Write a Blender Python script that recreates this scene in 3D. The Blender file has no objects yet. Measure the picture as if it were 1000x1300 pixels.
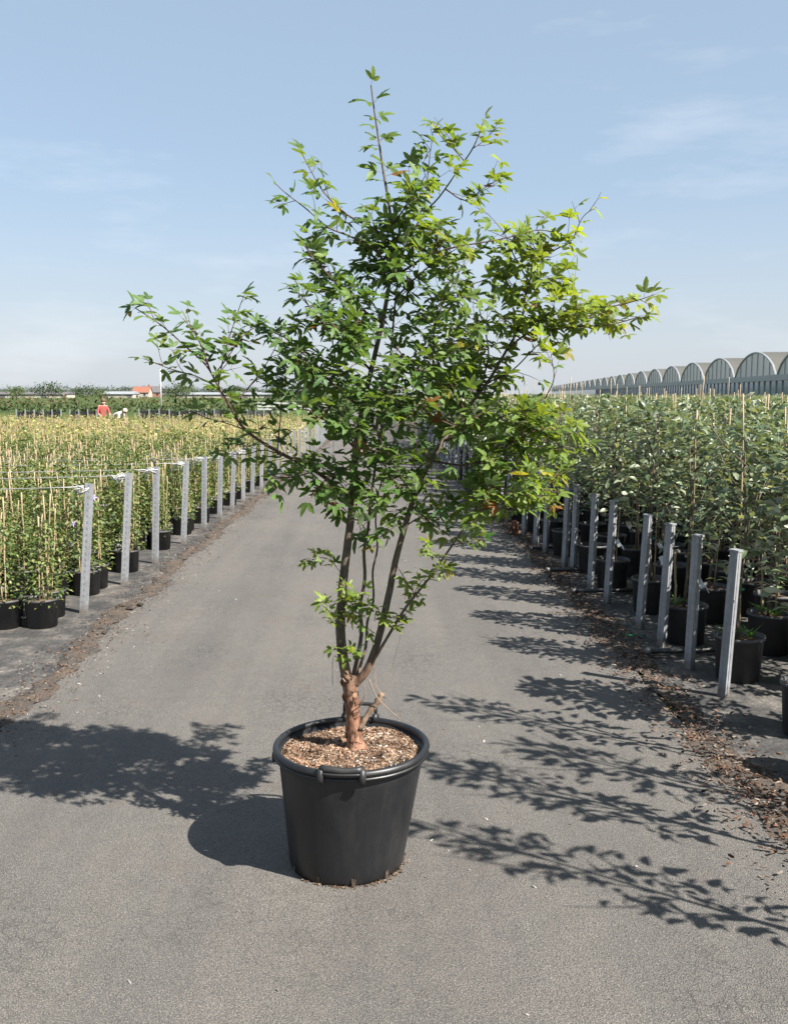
import bpy, bmesh, math, random
import numpy as np
from mathutils import Vector, Matrix
random.seed(7); rng = np.random.default_rng(7)
R = math.radians
scene = bpy.context.scene
COL = scene.collection

# ------------------------------------------------------------------ camera
FPX = 1190.0                                   # focal length for a 1000 pixel wide frame
YAW = math.atan(30 / FPX); PITCH = math.atan(150 / math.hypot(FPX, 30)); CAMH = 1.75
cam_d = bpy.data.cameras.new('camera'); cam = bpy.data.objects.new('camera', cam_d); COL.objects.link(cam)
cam.location = (0, 0, CAMH); cam.rotation_euler = (R(90) - PITCH, 0, -YAW)
cam_d.sensor_fit = 'HORIZONTAL'; cam_d.sensor_width = 36; cam_d.lens = 36 * FPX / 1000
cam_d.clip_start = 0.05; cam_d.clip_end = 6000
cam_d.dof.use_dof = True; cam_d.dof.focus_distance = 3.45; cam_d.dof.aperture_fstop = 22.0
scene.camera = cam

# ------------------------------------------------------------------ light
SUN_EL, SUN_AZ = R(45), R(90 + 34)             # azimuth measured clockwise from +Y
world = bpy.data.worlds.new('World'); scene.world = world; world.use_nodes = True
nt = world.node_tree; nt.nodes.clear()
out = nt.nodes.new('ShaderNodeOutputWorld'); bg = nt.nodes.new('ShaderNodeBackground')
sky = nt.nodes.new('ShaderNodeTexSky'); sky.sky_type = 'NISHITA'; sky.sun_disc = False
sky.sun_elevation = SUN_EL; sky.sun_rotation = SUN_AZ
sky.air_density = 1.0; sky.dust_density = 1.0; sky.ozone_density = 3.0
bg.inputs['Strength'].default_value = 0.05
tc = nt.nodes.new('ShaderNodeTexCoord'); mp = nt.nodes.new('ShaderNodeMapping')
mp.inputs['Scale'].default_value = (1.0, 1.0, 4.5)
nz = nt.nodes.new('ShaderNodeTexNoise'); nz.inputs['Scale'].default_value = 2.6; nz.inputs['Detail'].default_value = 8; nz.inputs['Roughness'].default_value = 0.6
cr = nt.nodes.new('ShaderNodeValToRGB'); cr.color_ramp.elements[0].position = 0.52; cr.color_ramp.elements[1].position = 0.85
cr.color_ramp.elements[0].color = (0, 0, 0, 1); cr.color_ramp.elements[1].color = (0.55, 0.55, 0.55, 1)
mixc = nt.nodes.new('ShaderNodeMixRGB'); mixc.inputs['Color2'].default_value = (6.6, 6.9, 7.3, 1)
L = nt.links.new
L(tc.outputs['Generated'], mp.inputs['Vector']); L(mp.outputs['Vector'], nz.inputs['Vector']); L(nz.outputs['Fac'], cr.inputs['Fac'])
veil = nt.nodes.new('ShaderNodeMixRGB'); veil.inputs['Fac'].default_value = 0.55; veil.inputs['Color2'].default_value = (3.8, 4.75, 5.7, 1)   # thin even high haze
L(sky.outputs['Color'], veil.inputs['Color1']); L(cr.outputs['Color'], mixc.inputs['Fac']); sp = nt.nodes.new('ShaderNodeSeparateXYZ'); L(tc.outputs['Generated'], sp.inputs[0])          # paler air towards the horizon, all round
hz = nt.nodes.new('ShaderNodeMapRange'); hz.interpolation_type = 'SMOOTHSTEP'; hz.inputs['From Min'].default_value = 0.24; hz.inputs['From Max'].default_value = -0.02; hz.inputs['To Min'].default_value = 0.0; hz.inputs['To Max'].default_value = 0.62
L(sp.outputs['Z'], hz.inputs['Value']); hm = nt.nodes.new('ShaderNodeMixRGB'); hm.inputs['Color2'].default_value = (4.75, 4.85, 5.2, 1); L(hz.outputs['Result'], hm.inputs['Fac']); L(veil.outputs['Color'], hm.inputs['Color1']); L(hm.outputs['Color'], mixc.inputs['Color1']); L(mixc.outputs['Color'], bg.inputs['Color']); L(bg.outputs['Background'], out.inputs['Surface'])
sd = bpy.data.lights.new('sun', 'SUN'); sd.energy = 4.9; sd.angle = R(0.53); sd.color = (1.0, 0.95, 0.87)
sun = bpy.data.objects.new('sun', sd); COL.objects.link(sun)
to_sun = Vector((math.sin(SUN_AZ) * math.cos(SUN_EL), math.cos(SUN_AZ) * math.cos(SUN_EL), math.sin(SUN_EL)))
sun.rotation_euler = to_sun.to_track_quat('Z', 'Y').to_euler(); sun.location = to_sun * 30
scene.view_settings.view_transform = 'Standard'; scene.view_settings.look = 'None'
scene.view_settings.gamma = 1.0; scene.view_settings.use_curve_mapping = False
scene.view_settings.exposure = 1.6
scene.cycles.use_denoising = True; scene.cycles.max_bounces = 6; scene.cycles.transparent_max_bounces = 8

# ------------------------------------------------------------------ helpers
_fw = np.array([math.sin(YAW) * math.cos(PITCH), math.cos(YAW) * math.cos(PITCH), -math.sin(PITCH)])
_rt = np.array([math.cos(YAW), -math.sin(YAW), 0.0]); _up = np.cross(_rt, _fw); _C = np.array([0, 0, CAMH])
def at(px, py, Y):
    """measured photo point -> the point of the place that lies Y metres down the road"""
    d = _fw * FPX + _rt * (px - 500) - _up * (py - 650)
    return _C + d * (Y / d[1])
def topx(P):
    v = np.asarray(P) - _C; z = v @ _fw
    return 500 + FPX * (v @ _rt) / z, 650 - FPX * (v @ _up) / z

def tag(o, label=None, cat=None, group=None, kind=None):
    if label: o['label'] = label
    if cat: o['category'] = cat
    if group: o['group'] = group
    if kind: o['kind'] = kind
    return o
def empty(name, loc=(0, 0, 0), rz=0.0):
    o = bpy.data.objects.new(name, None); COL.objects.link(o); o.location = loc; o.rotation_euler = (0, 0, rz)
    o.empty_display_size = 0.1
    return o
def link(name, me, parent=None, loc=None):
    o = bpy.data.objects.new(name, me); COL.objects.link(o)
    if parent: o.parent = parent
    if loc is not None: o.location = loc
    return o
def copy_tree(o, parent=None):
    c = o.copy(); COL.objects.link(c); c.parent = parent
    for ch in o.children:
        copy_tree(ch, c)
    return c

class MB:
    """collects shapes into one mesh"""
    def __init__(s): s.v = []; s.f = []; s.m = []; s.t = []
    def add(s, v, f, m=0, t=(1, 1, 1)):
        b = len(s.v); s.v += [tuple(p) for p in v]; s.f += [tuple(i + b for i in q) for q in f]; s.m += [m] * len(f); s.t += [t] * len(v)
    def box(s, c, d, m=0, rz=0.0, t=(1, 1, 1)):
        x, y, z = d[0] / 2, d[1] / 2, d[2] / 2; ca, sa = math.cos(rz), math.sin(rz)
        P = [(-x, -y, -z), (x, -y, -z), (x, y, -z), (-x, y, -z), (-x, -y, z), (x, -y, z), (x, y, z), (-x, y, z)]
        s.add([(c[0] + a * ca - b * sa, c[1] + a * sa + b * ca, c[2] + e) for a, b, e in P],
              [(3, 2, 1, 0), (4, 5, 6, 7), (0, 1, 5, 4), (1, 2, 6, 5), (2, 3, 7, 6), (3, 0, 4, 7)], m, t)
    def tube(s, pts, rad, n=6, m=0, cap=True, t=(1, 1, 1), wob=0.0):
        pts = [Vector(p) for p in pts]; k = len(pts)
        if not hasattr(rad, '__len__'): rad = [rad] * k
        V = []; ref = None
        for i in range(k):
            d = (pts[min(i + 1, k - 1)] - pts[max(i - 1, 0)])
            d = d.normalized() if d.length > 1e-9 else Vector((0, 0, 1))
            if ref is None:
                ref = Vector((1, 0, 0)) if abs(d.x) < 0.8 else Vector((0, 1, 0))
            u = (ref - d * ref.dot(d)).normalized(); w = d.cross(u); ref = u
            for j in range(n):
                a = 2 * math.pi * j / n; r = rad[i] * (1 + (random.uniform(-wob, wob) if wob else 0))
                V.append(pts[i] + u * (r * math.cos(a)) + w * (r * math.sin(a)))
        F = [(i * n + j, i * n + (j + 1) % n, (i + 1) * n + (j + 1) % n, (i + 1) * n + j) for i in range(k - 1) for j in range(n)]
        if cap: F += [tuple(range(n))[::-1], tuple((k - 1) * n + j for j in range(n))]
        s.add(V, F, m, t)
    def lathe(s, prof, n=32, m=0, c=(0, 0, 0), t=(1, 1, 1), shear=(0, 0), warp=0.0):
        V = []; k = len(prof)
        for r, z in prof:
            for j in range(n):
                a = 2 * math.pi * j / n
                r2 = r * (1 + warp * (math.sin(2 * a + .6) + .4 * math.sin(5 * a))); V.append((c[0] + r2 * math.cos(a) + shear[0] * z, c[1] + r2 * math.sin(a) + shear[1] * z, c[2] + z))
        F = [(i * n + j, i * n + (j + 1) % n, (i + 1) * n + (j + 1) % n, (i + 1) * n + j) for i in range(k - 1) for j in range(n)]
        s.add(V, F, m, t)
    def mesh(s, name, mats, smooth=True):
        me = bpy.data.meshes.new(name); me.from_pydata(s.v, [], s.f)
        for m in mats: me.materials.append(m)
        me.polygons.foreach_set('material_index', s.m)
        me.polygons.foreach_set('use_smooth', [smooth] * len(s.f))
        a = me.color_attributes.new('tint', 'FLOAT_COLOR', 'POINT')
        a.data.foreach_set('color', np.c_[np.array(s.t, dtype=np.float32).reshape(-1, 3), np.ones(len(s.v), np.float32)].ravel())
        me.update(); return me
    def build(s, name, mats, parent=None, smooth=True, loc=None):
        return link(name, s.mesh(name, mats if isinstance(mats, (list, tuple)) else [mats], smooth), parent, loc)

def inst_mesh(name, tmpl, Rm, loc, tint, mats, smooth=False):
    """tmpl: (V, F list, matidx list); Rm (N,3,3) with scale; loc (N,3); tint (N,3) -> one mesh"""
    V, F, M = tmpl; V = np.asarray(V, float); N = len(loc); n = len(V)
    W = (np.einsum('nij,vj->nvi', Rm, V) + loc[:, None, :]).reshape(-1, 3)
    lens = np.array([len(f) for f in F]); flat = np.array([i for f in F for i in f])
    loops = (flat[None, :] + (np.arange(N) * n)[:, None]).ravel()
    tot = np.tile(lens, N); start = np.concatenate([[0], np.cumsum(tot)[:-1]])
    me = bpy.data.meshes.new(name); me.vertices.add(len(W)); me.vertices.foreach_set('co', W.ravel().astype(np.float32))
    me.loops.add(len(loops)); me.loops.foreach_set('vertex_index', loops.astype(np.int32))
    me.polygons.add(len(tot)); me.polygons.foreach_set('loop_start', start.astype(np.int32)); me.polygons.foreach_set('loop_total', tot.astype(np.int32))
    for m in mats: me.materials.append(m)
    me.polygons.foreach_set('material_index', np.tile(np.array(M, np.int32), N))
    me.polygons.foreach_set('use_smooth', np.full(len(tot), smooth))
    me.update(calc_edges=True)
    a = me.color_attributes.new('tint', 'FLOAT_COLOR', 'POINT')
    T = np.repeat(np.c_[tint, np.ones(N)], n, axis=0); a.data.foreach_set('color', T.ravel().astype(np.float32))
    me.validate(); return me
def frames(d, up, s):
    """rotation+scale with x axis along d, z axis close to up"""
    x = d / np.linalg.norm(d, axis=1, keepdims=True)
    z = up - x * np.sum(up * x, axis=1, keepdims=True); z /= np.linalg.norm(z, axis=1, keepdims=True)
    y = np.cross(z, x)
    return np.stack([x, y, z], axis=2) * np.asarray(s)[:, None, None]

# ------------------------------------------------------------------ materials
ALB = 0.68          # measured tones -> base colours under this sun and exposure
def dim(c, k=None): return tuple(v * (k or ALB) for v in c)
def newmat(name):
    m = bpy.data.materials.new(name); m.use_nodes = True; n = m.node_tree
    return m, n, n.nodes['Principled BSDF'], n.links.new
def noise(n, scale, detail=4, rough=0.55, vec=None):
    t = n.nodes.new('ShaderNodeTexNoise'); t.inputs['Scale'].default_value = scale; t.inputs['Detail'].default_value = detail; t.inputs['Roughness'].default_value = rough
    if vec is not None: n.links.new(vec, t.inputs['Vector'])
    return t
def ramp(n, fac, stops):
    r = n.nodes.new('ShaderNodeValToRGB'); e = r.color_ramp.elements
    while len(e) < len(stops): e.new(0.5)
    for i, (p, c) in enumerate(stops):
        e[i].position = p; e[i].color = (*c, 1) if len(c) == 3 else c
    n.links.new(fac, r.inputs['Fac']); return r
def mixrgb(n, fac, a, b, mode='MIX'):
    x = n.nodes.new('ShaderNodeMixRGB'); x.blend_type = mode
    for s, v in (('Fac', fac), ('Color1', a), ('Color2', b)):
        if isinstance(v, (int, float)): x.inputs[s].default_value = v
        elif isinstance(v, tuple): x.inputs[s].default_value = (*v, 1)
        else: n.links.new(v, x.inputs[s])
    return x.outputs['Color']
def bump(n, h, strength, dist, bs):
    b = n.nodes.new('ShaderNodeBump'); b.inputs['Strength'].default_value = strength; b.inputs['Distance'].default_value = dist
    n.links.new(h, b.inputs['Height']); n.links.new(b.outputs['Normal'], bs.inputs['Normal']); return b
def objco(n):
    return n.nodes.new('ShaderNodeTexCoord').outputs['Object']
def simple(name, c1, c2=None, scale=8.0, rough=0.7, metal=0.0, bmp=0.0, bdist=0.002, spec=0.5, useattr=False):
    m, n, b, Lk = newmat(name); co = objco(n)
    t = noise(n, scale, 6, 0.6, co)
    r = ramp(n, t.outputs['Fac'], [(0.3, dim(c1)), (0.7, dim(c2 or c1))])
    col = r.outputs['Color']
    if useattr:
        a = n.nodes.new('ShaderNodeAttribute'); a.attribute_name = 'tint'
        col = mixrgb(n, 1.0, col, a.outputs['Color'], 'MULTIPLY')
    Lk(col, b.inputs['Base Color']); b.inputs['Roughness'].default_value = rough; b.inputs['Metallic'].default_value = metal
    b.inputs['Specular IOR Level'].default_value = spec
    if bmp: bump(n, t.outputs['Fac'], bmp, bdist, b)
    return m
def leafmat(name, trans=0.35, rough=0.45, spec=0.4, back=None, var=0.25, k=0.8):
    m, n, b, Lk = newmat(name); co = objco(n)
    a = n.nodes.new('ShaderNodeAttribute'); a.attribute_name = 'tint'
    t = noise(n, 45, 3, 0.5, co)
    v = ramp(n, t.outputs['Fac'], [(0.3, dim((1 - var,) * 3, k)), (0.7, dim((1 + var * 0.5,) * 3, k))])
    col = mixrgb(n, 1.0, a.outputs['Color'], v.outputs['Color'], 'MULTIPLY')
    if back:
        g = n.nodes.new('ShaderNodeNewGeometry'); bc = mixrgb(n, 0.75, col, back); col2 = mixrgb(n, g.outputs['Backfacing'], col, bc)
    else: col2 = col
    Lk(col2, b.inputs['Base Color']); b.inputs['Roughness'].default_value = rough; b.inputs['Specular IOR Level'].default_value = spec
    tr = n.nodes.new('ShaderNodeBsdfTranslucent')
    tcol = mixrgb(n, 1.0, col, (1.9, 1.7, 0.5), 'MULTIPLY'); Lk(tcol, tr.inputs['Color'])
    mx = n.nodes.new('ShaderNodeMixShader'); mx.inputs['Fac'].default_value = trans
    Lk(b.outputs['BSDF'], mx.inputs[1]); Lk(tr.outputs['BSDF'], mx.inputs[2]); Lk(mx.outputs['Shader'], n.nodes['Material Output'].inputs['Surface'])
    return m

# asphalt: speckled aggregate, faint patches, hairline cracks
def make_asphalt():
    m, n, b, Lk = newmat('asphalt'); co = objco(n)
    big = noise(n, 0.55, 5, 0.6, co); mid = noise(n, 9, 5, 0.65, co); fine = noise(n, 210, 3, 0.8, co)
    vor = n.nodes.new('ShaderNodeTexVoronoi'); vor.inputs['Scale'].default_value = 240; Lk(co, vor.inputs['Vector'])
    base = ramp(n, fine.outputs['Fac'], [(0.33, (0.024, 0.0225, 0.021)), (0.50, (0.096, 0.090, 0.084)), (0.68, (0.218, 0.207, 0.194))])
    stone = ramp(n, vor.outputs['Color'], [(0.2, (0.62,) * 3), (0.85, (1.28, 1.26, 1.22))])
    c = mixrgb(n, 0.75, base.outputs['Color'], stone.outputs['Color'], 'MULTIPLY')
    c = mixrgb(n, 0.8, c, ramp(n, big.outputs['Fac'], [(0.3, (0.86, 0.86, 0.87)), (0.7, (1.12, 1.10, 1.07))]).outputs['Color'], 'MULTIPLY')
    c = mixrgb(n, 0.7, c, ramp(n, mid.outputs['Fac'], [(0.3, (0.88,) * 3), (0.7, (1.1,) * 3)]).outputs['Color'], 'MULTIPLY')
    pv = n.nodes.new('ShaderNodeTexVoronoi'); pv.inputs['Scale'].default_value = 95; pv.inputs['Randomness'].default_value = 1.0; Lk(co, pv.inputs['Vector'])
    pn = noise(n, 38, 2, 0.5, co)
    pit = mixrgb(n, 1.0, ramp(n, pv.outputs['Distance'], [(0.16, (1, 1, 1)), (0.30, (0, 0, 0))]).outputs['Color'], ramp(n, pn.outputs['Fac'], [(0.50, (0, 0, 0)), (0.64, (0.8,) * 3)]).outputs['Color'], 'MULTIPLY')
    c = mixrgb(n, pit, c, (0.018, 0.017, 0.016))
    gv = mixrgb(n, 1.0, ramp(n, pv.outputs['Distance'], [(0.12, (1, 1, 1)), (0.24, (0, 0, 0))]).outputs['Color'], ramp(n, pn.outputs['Fac'], [(0.34, (0.7,) * 3), (0.42, (0, 0, 0))]).outputs['Color'], 'MULTIPLY')
    c = mixrgb(n, gv, c, (0.27, 0.26, 0.245))
    # rusty-brown dusty stains
    st = noise(n, 1.7, 6, 0.7, co)
    c = mixrgb(n, ramp(n, st.outputs['Fac'], [(0.58, (0, 0, 0)), (0.76, (0.5,) * 3)]).outputs['Color'], c, (0.105, 0.075, 0.055))
    tm = n.nodes.new('ShaderNodeMapping'); tm.inputs['Scale'].default_value = (1.5, 0.06, 1); Lk(co, tm.inputs['Vector'])
    trk = noise(n, 1.6, 4, 0.6, tm.outputs['Vector'])
    c = mixrgb(n, 0.9, c, ramp(n, trk.outputs['Fac'], [(0.32, (0.84, 0.84, 0.85)), (0.5, (1, 1, 1)), (0.68, (1.14, 1.13, 1.10))]).outputs['Color'], 'MULTIPLY')
    sm = noise(n, 3.1, 7, 0.75, co)
    c = mixrgb(n, ramp(n, sm.outputs['Fac'], [(0.60, (0, 0, 0)), (0.74, (0.5,) * 3)]).outputs['Color'], c, mixrgb(n, 1.0, c, (0.62, 0.60, 0.59), 'MULTIPLY'))
    # hairline cracks
    dw = n.nodes.new('ShaderNodeVectorMath'); dw.operation = 'ADD'; wob = noise(n, 14, 4, 0.6, co)
    sc = n.nodes.new('ShaderNodeVectorMath'); sc.operation = 'SCALE'; sc.inputs['Scale'].default_value = 0.10
    Lk(wob.outputs['Color'], sc.inputs[0]); Lk(co, dw.inputs[0]); Lk(sc.outputs['Vector'], dw.inputs[1])
    cv = n.nodes.new('ShaderNodeTexVoronoi'); cv.feature = 'DISTANCE_TO_EDGE'; cv.inputs['Scale'].default_value = 16; Lk(dw.outputs['Vector'], cv.inputs['Vector'])
    cm = noise(n, 1.3, 3, 0.5, co)
    line = ramp(n, cv.outputs['Distance'], [(0.0, (1, 1, 1)), (0.045, (0, 0, 0))])
    msk = ramp(n, cm.outputs['Fac'], [(0.46, (0, 0, 0)), (0.66, (0.62,) * 3)])
    crk = mixrgb(n, 1.0, line.outputs['Color'], msk.outputs['Color'], 'MULTIPLY')
    c = mixrgb(n, crk, c, (0.02, 0.019, 0.018))
    Lk(c, b.inputs['Base Color']); b.inputs['Roughness'].default_value = 0.82; b.inputs['Specular IOR Level'].default_value = 0.35
    h = mixrgb(n, 0.5, fine.outputs['Fac'], vor.outputs['Distance']); h = mixrgb(n, crk, h, (0, 0, 0))
    bump(n, h, 0.9, 0.006, b)
    return m
M_ASPH = make_asphalt()
def make_dirt(name, cols, scale=6):
    m, n, b, Lk = newmat(name); co = objco(n)
    a = noise(n, scale, 8, 0.7, co); f = noise(n, 120, 4, 0.7, co)
    r = ramp(n, a.outputs['Fac'], [(p_, dim(c_)) for p_, c_ in zip((0.28, 0.45, 0.58, 0.75), cols)])
    c = mixrgb(n, 0.9, r.outputs['Color'], ramp(n, f.outputs['Fac'], [(0.3, (0.5,) * 3), (0.7, (1.4,) * 3)]).outputs['Color'], 'MULTIPLY')
    Lk(c, b.inputs['Base Color']); b.inputs['Roughness'].default_value = 0.95; b.inputs['Specular IOR Level'].default_value = 0.15
    bump(n, f.outputs['Fac'], 0.8, 0.012, b); return m
M_DIRT = make_dirt('verge_dirt', [(0.075, 0.057, 0.044), (0.10, 0.092, 0.084), (0.15, 0.112, 0.086), (0.11, 0.105, 0.10)])
M_SOIL = make_dirt('field_soil', [(0.08, 0.09, 0.04), (0.10, 0.13, 0.045), (0.12, 0.16, 0.05), (0.15, 0.16, 0.07)], 0.15)
def make_fabric():
    m, n, b, Lk = newmat('ground_cover_fabric'); co = objco(n)
    w = n.nodes.new('ShaderNodeTexWave'); w.inputs['Scale'].default_value = 90; w.bands_direction = 'X'; Lk(co, w.inputs['Vector'])
    w2 = n.nodes.new('ShaderNodeTexWave'); w2.inputs['Scale'].default_value = 90; w2.bands_direction = 'Y'; Lk(co, w2.inputs['Vector'])
    d = noise(n, 3.2, 8, 0.7, co); f = noise(n, 60, 5, 0.7, co)
    dust = ramp(n, d.outputs['Fac'], [(0.35, (0.022, 0.022, 0.023)), (0.5, (0.05, 0.047, 0.044)), (0.66, (0.135, 0.12, 0.105))])
    c = mixrgb(n, 0.9, dust.outputs['Color'], ramp(n, f.outputs['Fac'], [(0.3, (0.55,) * 3), (0.7, (1.35,) * 3)]).outputs['Color'], 'MULTIPLY')
    Lk(c, b.inputs['Base Color']); b.inputs['Roughness'].default_value = 0.8
    wr = noise(n, 2.2, 5, 0.6, co); b2 = bump(n, wr.outputs['Fac'], 0.9, 0.10, b); b3 = bump(n, mixrgb(n, 0.5, w.outputs['Color'], w2.outputs['Color']), 0.4, 0.003, b); Lk(b2.outputs['Normal'], b3.inputs['Normal']); return m
M_FAB = make_fabric()
M_GRASS = make_dirt('meadow_grass', [(0.045, 0.066, 0.018), (0.06, 0.09, 0.024), (0.08, 0.112, 0.03), (0.115, 0.13, 0.046)], 0.05)
def make_pot_plastic():
    m, n, b, Lk = newmat('black_pot_plastic'); co = objco(n)
    st = n.nodes.new('ShaderNodeMapping'); st.inputs['Scale'].default_value = (9, 9, 1.6); Lk(co, st.inputs['Vector'])
    streak = noise(n, 2.2, 7, 0.7, st.outputs['Vector']); cloud = noise(n, 5, 6, 0.65, co); fleck = noise(n, 160, 2, 0.5, co)
    base = ramp(n, cloud.outputs['Fac'], [(0.3, (0.0058, 0.0065, 0.0082)), (0.7, (0.0105, 0.011, 0.0125))]).outputs['Color']
    d = mixrgb(n, 1.0, ramp(n, streak.outputs['Fac'], [(0.46, (0, 0, 0)), (0.74, (0.55,) * 3)]).outputs['Color'], ramp(n, cloud.outputs['Fac'], [(0.36, (0.25,) * 3), (0.66, (1, 1, 1))]).outputs['Color'], 'MULTIPLY')
    base = mixrgb(n, d, base, (0.030, 0.027, 0.024))
    base = mixrgb(n, ramp(n, fleck.outputs['Fac'], [(0.70, (0, 0, 0)), (0.78, (0.7,) * 3)]).outputs['Color'], base, (0.05, 0.043, 0.036))
    Lk(base, b.inputs['Base Color'])
    Lk(ramp(n, streak.outputs['Fac'], [(0.3, (0.33,) * 3), (0.7, (0.55,) * 3)]).outputs['Color'], b.inputs['Roughness'])
    bump(n, cloud.outputs['Fac'], 0.12, 0.004, b); return m
M_POT = make_pot_plastic()
M_POTN = simple('nursery_pot_plastic', (0.045, 0.046, 0.050), (0.080, 0.078, 0.078), 9, 0.55)
M_MUD = simple('dried_mud', (0.012, 0.009, 0.007), (0.10, 0.066, 0.042), 60, 0.95, bmp=0.5)
M_MULCH = simple('bark_mulch', (0.52, 0.52, 0.52), (0.82, 0.82, 0.82), 60, 0.95, bmp=0.3, useattr=True, spec=0.1)
M_PSOIL = simple('potting_soil', (0.10, 0.065, 0.045), (0.24, 0.165, 0.115), 40, 0.95, bmp=0.8, bdist=0.006, spec=0.1)
M_GALV = simple('galvanised_steel', (0.30, 0.315, 0.34), (0.40, 0.415, 0.435), 30, 0.5, 0.15)
def make_galv():
    m, n, b, Lk = newmat('galvanised_steel'); co = objco(n); sep = n.nodes.new('ShaderNodeSeparateXYZ'); Lk(co, sep.inputs[0])
    t = noise(n, 30, 6, 0.65, co); st = n.nodes.new('ShaderNodeMapping'); st.inputs['Scale'].default_value = (40, 40, 3); Lk(co, st.inputs['Vector']); u = noise(n, 1.0, 5, 0.6, st.outputs['Vector'])
    c = ramp(n, t.outputs['Fac'], [(0.3, dim((0.28, 0.295, 0.32))), (0.7, dim((0.42, 0.435, 0.455)))]).outputs['Color']
    c = mixrgb(n, 0.8, c, ramp(n, u.outputs['Fac'], [(0.35, (0.72, 0.71, 0.70)), (0.6, (1.05,) * 3)]).outputs['Color'], 'MULTIPLY')
    ma = n.nodes.new('ShaderNodeMath'); ma.operation = 'MULTIPLY_ADD'; ma.inputs[1].default_value = 0.20; Lk(t.outputs['Fac'], ma.inputs[0]); Lk(sep.outputs['Z'], ma.inputs[2])
    c = mixrgb(n, ramp(n, ma.outputs['Value'], [(0.10, (0.75,) * 3), (0.20, (0, 0, 0))]).outputs['Color'], c, (0.10, 0.075, 0.055))
    Lk(c, b.inputs['Base Color']); b.inputs['Roughness'].default_value = 0.52; b.inputs['Metallic'].default_value = 0.15; return m
M_GALV = make_galv()
M_WIRE = simple('galvanised_wire', (0.45, 0.46, 0.47), (0.6, 0.6, 0.61), 30, 0.45, 0.5)
M_CANE = simple('bamboo_cane', (0.33, 0.24, 0.135), (0.48, 0.37, 0.225), 20, 0.6, useattr=True)
M_WHITE = simple('white_plastic', (0.55, 0.56, 0.58), (0.68, 0.68, 0.68), 10, 0.4)
M_BLACK = simple('black_plastic', (0.018, 0.018, 0.02), (0.03, 0.03, 0.03), 10, 0.5)
M_GREENT = simple('green_tie', (0.02, 0.22, 0.09), (0.03, 0.30, 0.13), 10, 0.5)
M_TWIG = simple('twig_bark', (0.060, 0.030, 0.022), (0.125, 0.070, 0.046), 60, 0.7)
M_DRY = simple('dry_twig', (0.20, 0.13, 0.085), (0.34, 0.235, 0.16), 60, 0.8)
M_SAPB = simple('sapling_bark', (0.10, 0.075, 0.05), (0.19, 0.15, 0.105), 40, 0.8)
M_LEAF = leafmat('maple_leaf', 0.42, 0.50, 0.28, back=(0.19, 0.25, 0.13), k=1.2)
M_PET = simple('petiole', (0.16, 0.075, 0.04), (0.22, 0.13, 0.05), 30, 0.6)
M_LEAF2 = leafmat('climber_leaf', 0.30, 0.5, 0.35, k=0.92)
M_LEAF3 = leafmat('sapling_leaf', 0.25, 0.38, 0.6, back=(0.46, 0.50, 0.42), k=0.98)
M_LEAFF = leafmat('far_leaf', 0.2, 0.6, 0.2)
def make_bark():
    m, n, b, Lk = newmat('peeling_bark'); co = objco(n)
    sep = n.nodes.new('ShaderNodeSeparateXYZ'); Lk(co, sep.inputs[0])
    st = n.nodes.new('ShaderNodeMapping'); st.inputs['Scale'].default_value = (1, 1, 0.35); Lk(co, st.inputs['Vector'])
    t = noise(n, 70, 6, 0.65, st.outputs['Vector']); p = noise(n, 22, 4, 0.6, co)
    old = ramp(n, t.outputs['Fac'], [(0.28, (0.07, 0.03, 0.016)), (0.5, (0.185, 0.088, 0.05)), (0.72, (0.34, 0.215, 0.145))])
    young = ramp(n, t.outputs['Fac'], [(0.3, (0.042, 0.033, 0.023)), (0.55, (0.085, 0.066, 0.045)), (0.75, (0.16, 0.125, 0.092))])
    # papery old bark low on the trunk, young olive-brown bark above the fork
    ma = n.nodes.new('ShaderNodeMath'); ma.operation = 'MULTIPLY_ADD'; ma.inputs[1].default_value = 0.12; Lk(p.outputs['Fac'], ma.inputs[0]); Lk(sep.outputs['Z'], ma.inputs[2])
    k = ramp(n, ma.outputs['Value'], [(0.25, (0, 0, 0)), (0.46, (1, 1, 1))])
    Lk(mixrgb(n, k.outputs['Color'], old.outputs['Color'], young.outputs['Color']), b.inputs['Base Color'])
    b.inputs['Roughness'].default_value = 0.8; bump(n, t.outputs['Fac'], 0.8, 0.004, b); return m
M_BARK = make_bark()

# ------------------------------------------------------------------ ground, road, verges
def left_edge(y):  return -1.95 + (0 if y < 10 else min((y - 10) * 0.018, 0.45))
def right_edge(y): return 1.66 + min(max(y - 4.7, 0) * 0.022, 0.2)
def left_row(y):   return -2.28 + min(max(y - 8.58, -2) * 0.030, 0.62)
def right_row(y):  return 2.03 - min(max(y - 6.3, -6) * 0.024, 0.30)
def sheet(name, ys, lf, rf, z, mat, nx=1, zf=None):
    V, F = [], []
    for y in ys:
        a, b_ = lf(y), rf(y)
        for i in range(nx + 1):
            x = a + (b_ - a) * i / nx; V.append((x, y, z + (zf(x, y, i / nx) if zf else 0)))
    w = nx + 1
    for j in range(len(ys) - 1):
        for i in range(nx): F.append((j * w + i, j * w + i + 1, (j + 1) * w + i + 1, (j + 1) * w + i))
    me = bpy.data.meshes.new(name); me.from_pydata(V, [], F); me.materials.append(mat); me.polygons.foreach_set('use_smooth', [True] * len(F)); me.update()
    return tag(link(name, me), kind='structure')
YS = list(np.arange(-6, 40, 0.5)) + [45, 50, 60, 80, 120]
sheet('ground', [-200, 0, 60, 5000], lambda y: -3500, lambda y: 3500, -0.012, M_GRASS)
sheet('left_bed', [-6, 20, 38], lambda y: -30, lambda y: left_edge(y) + 0.02, -0.004, M_FAB)
sheet('right_bed', [-6, 20, 60], lambda y: right_edge(y) - 0.02, lambda y: 34, -0.004, M_FAB)
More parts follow.
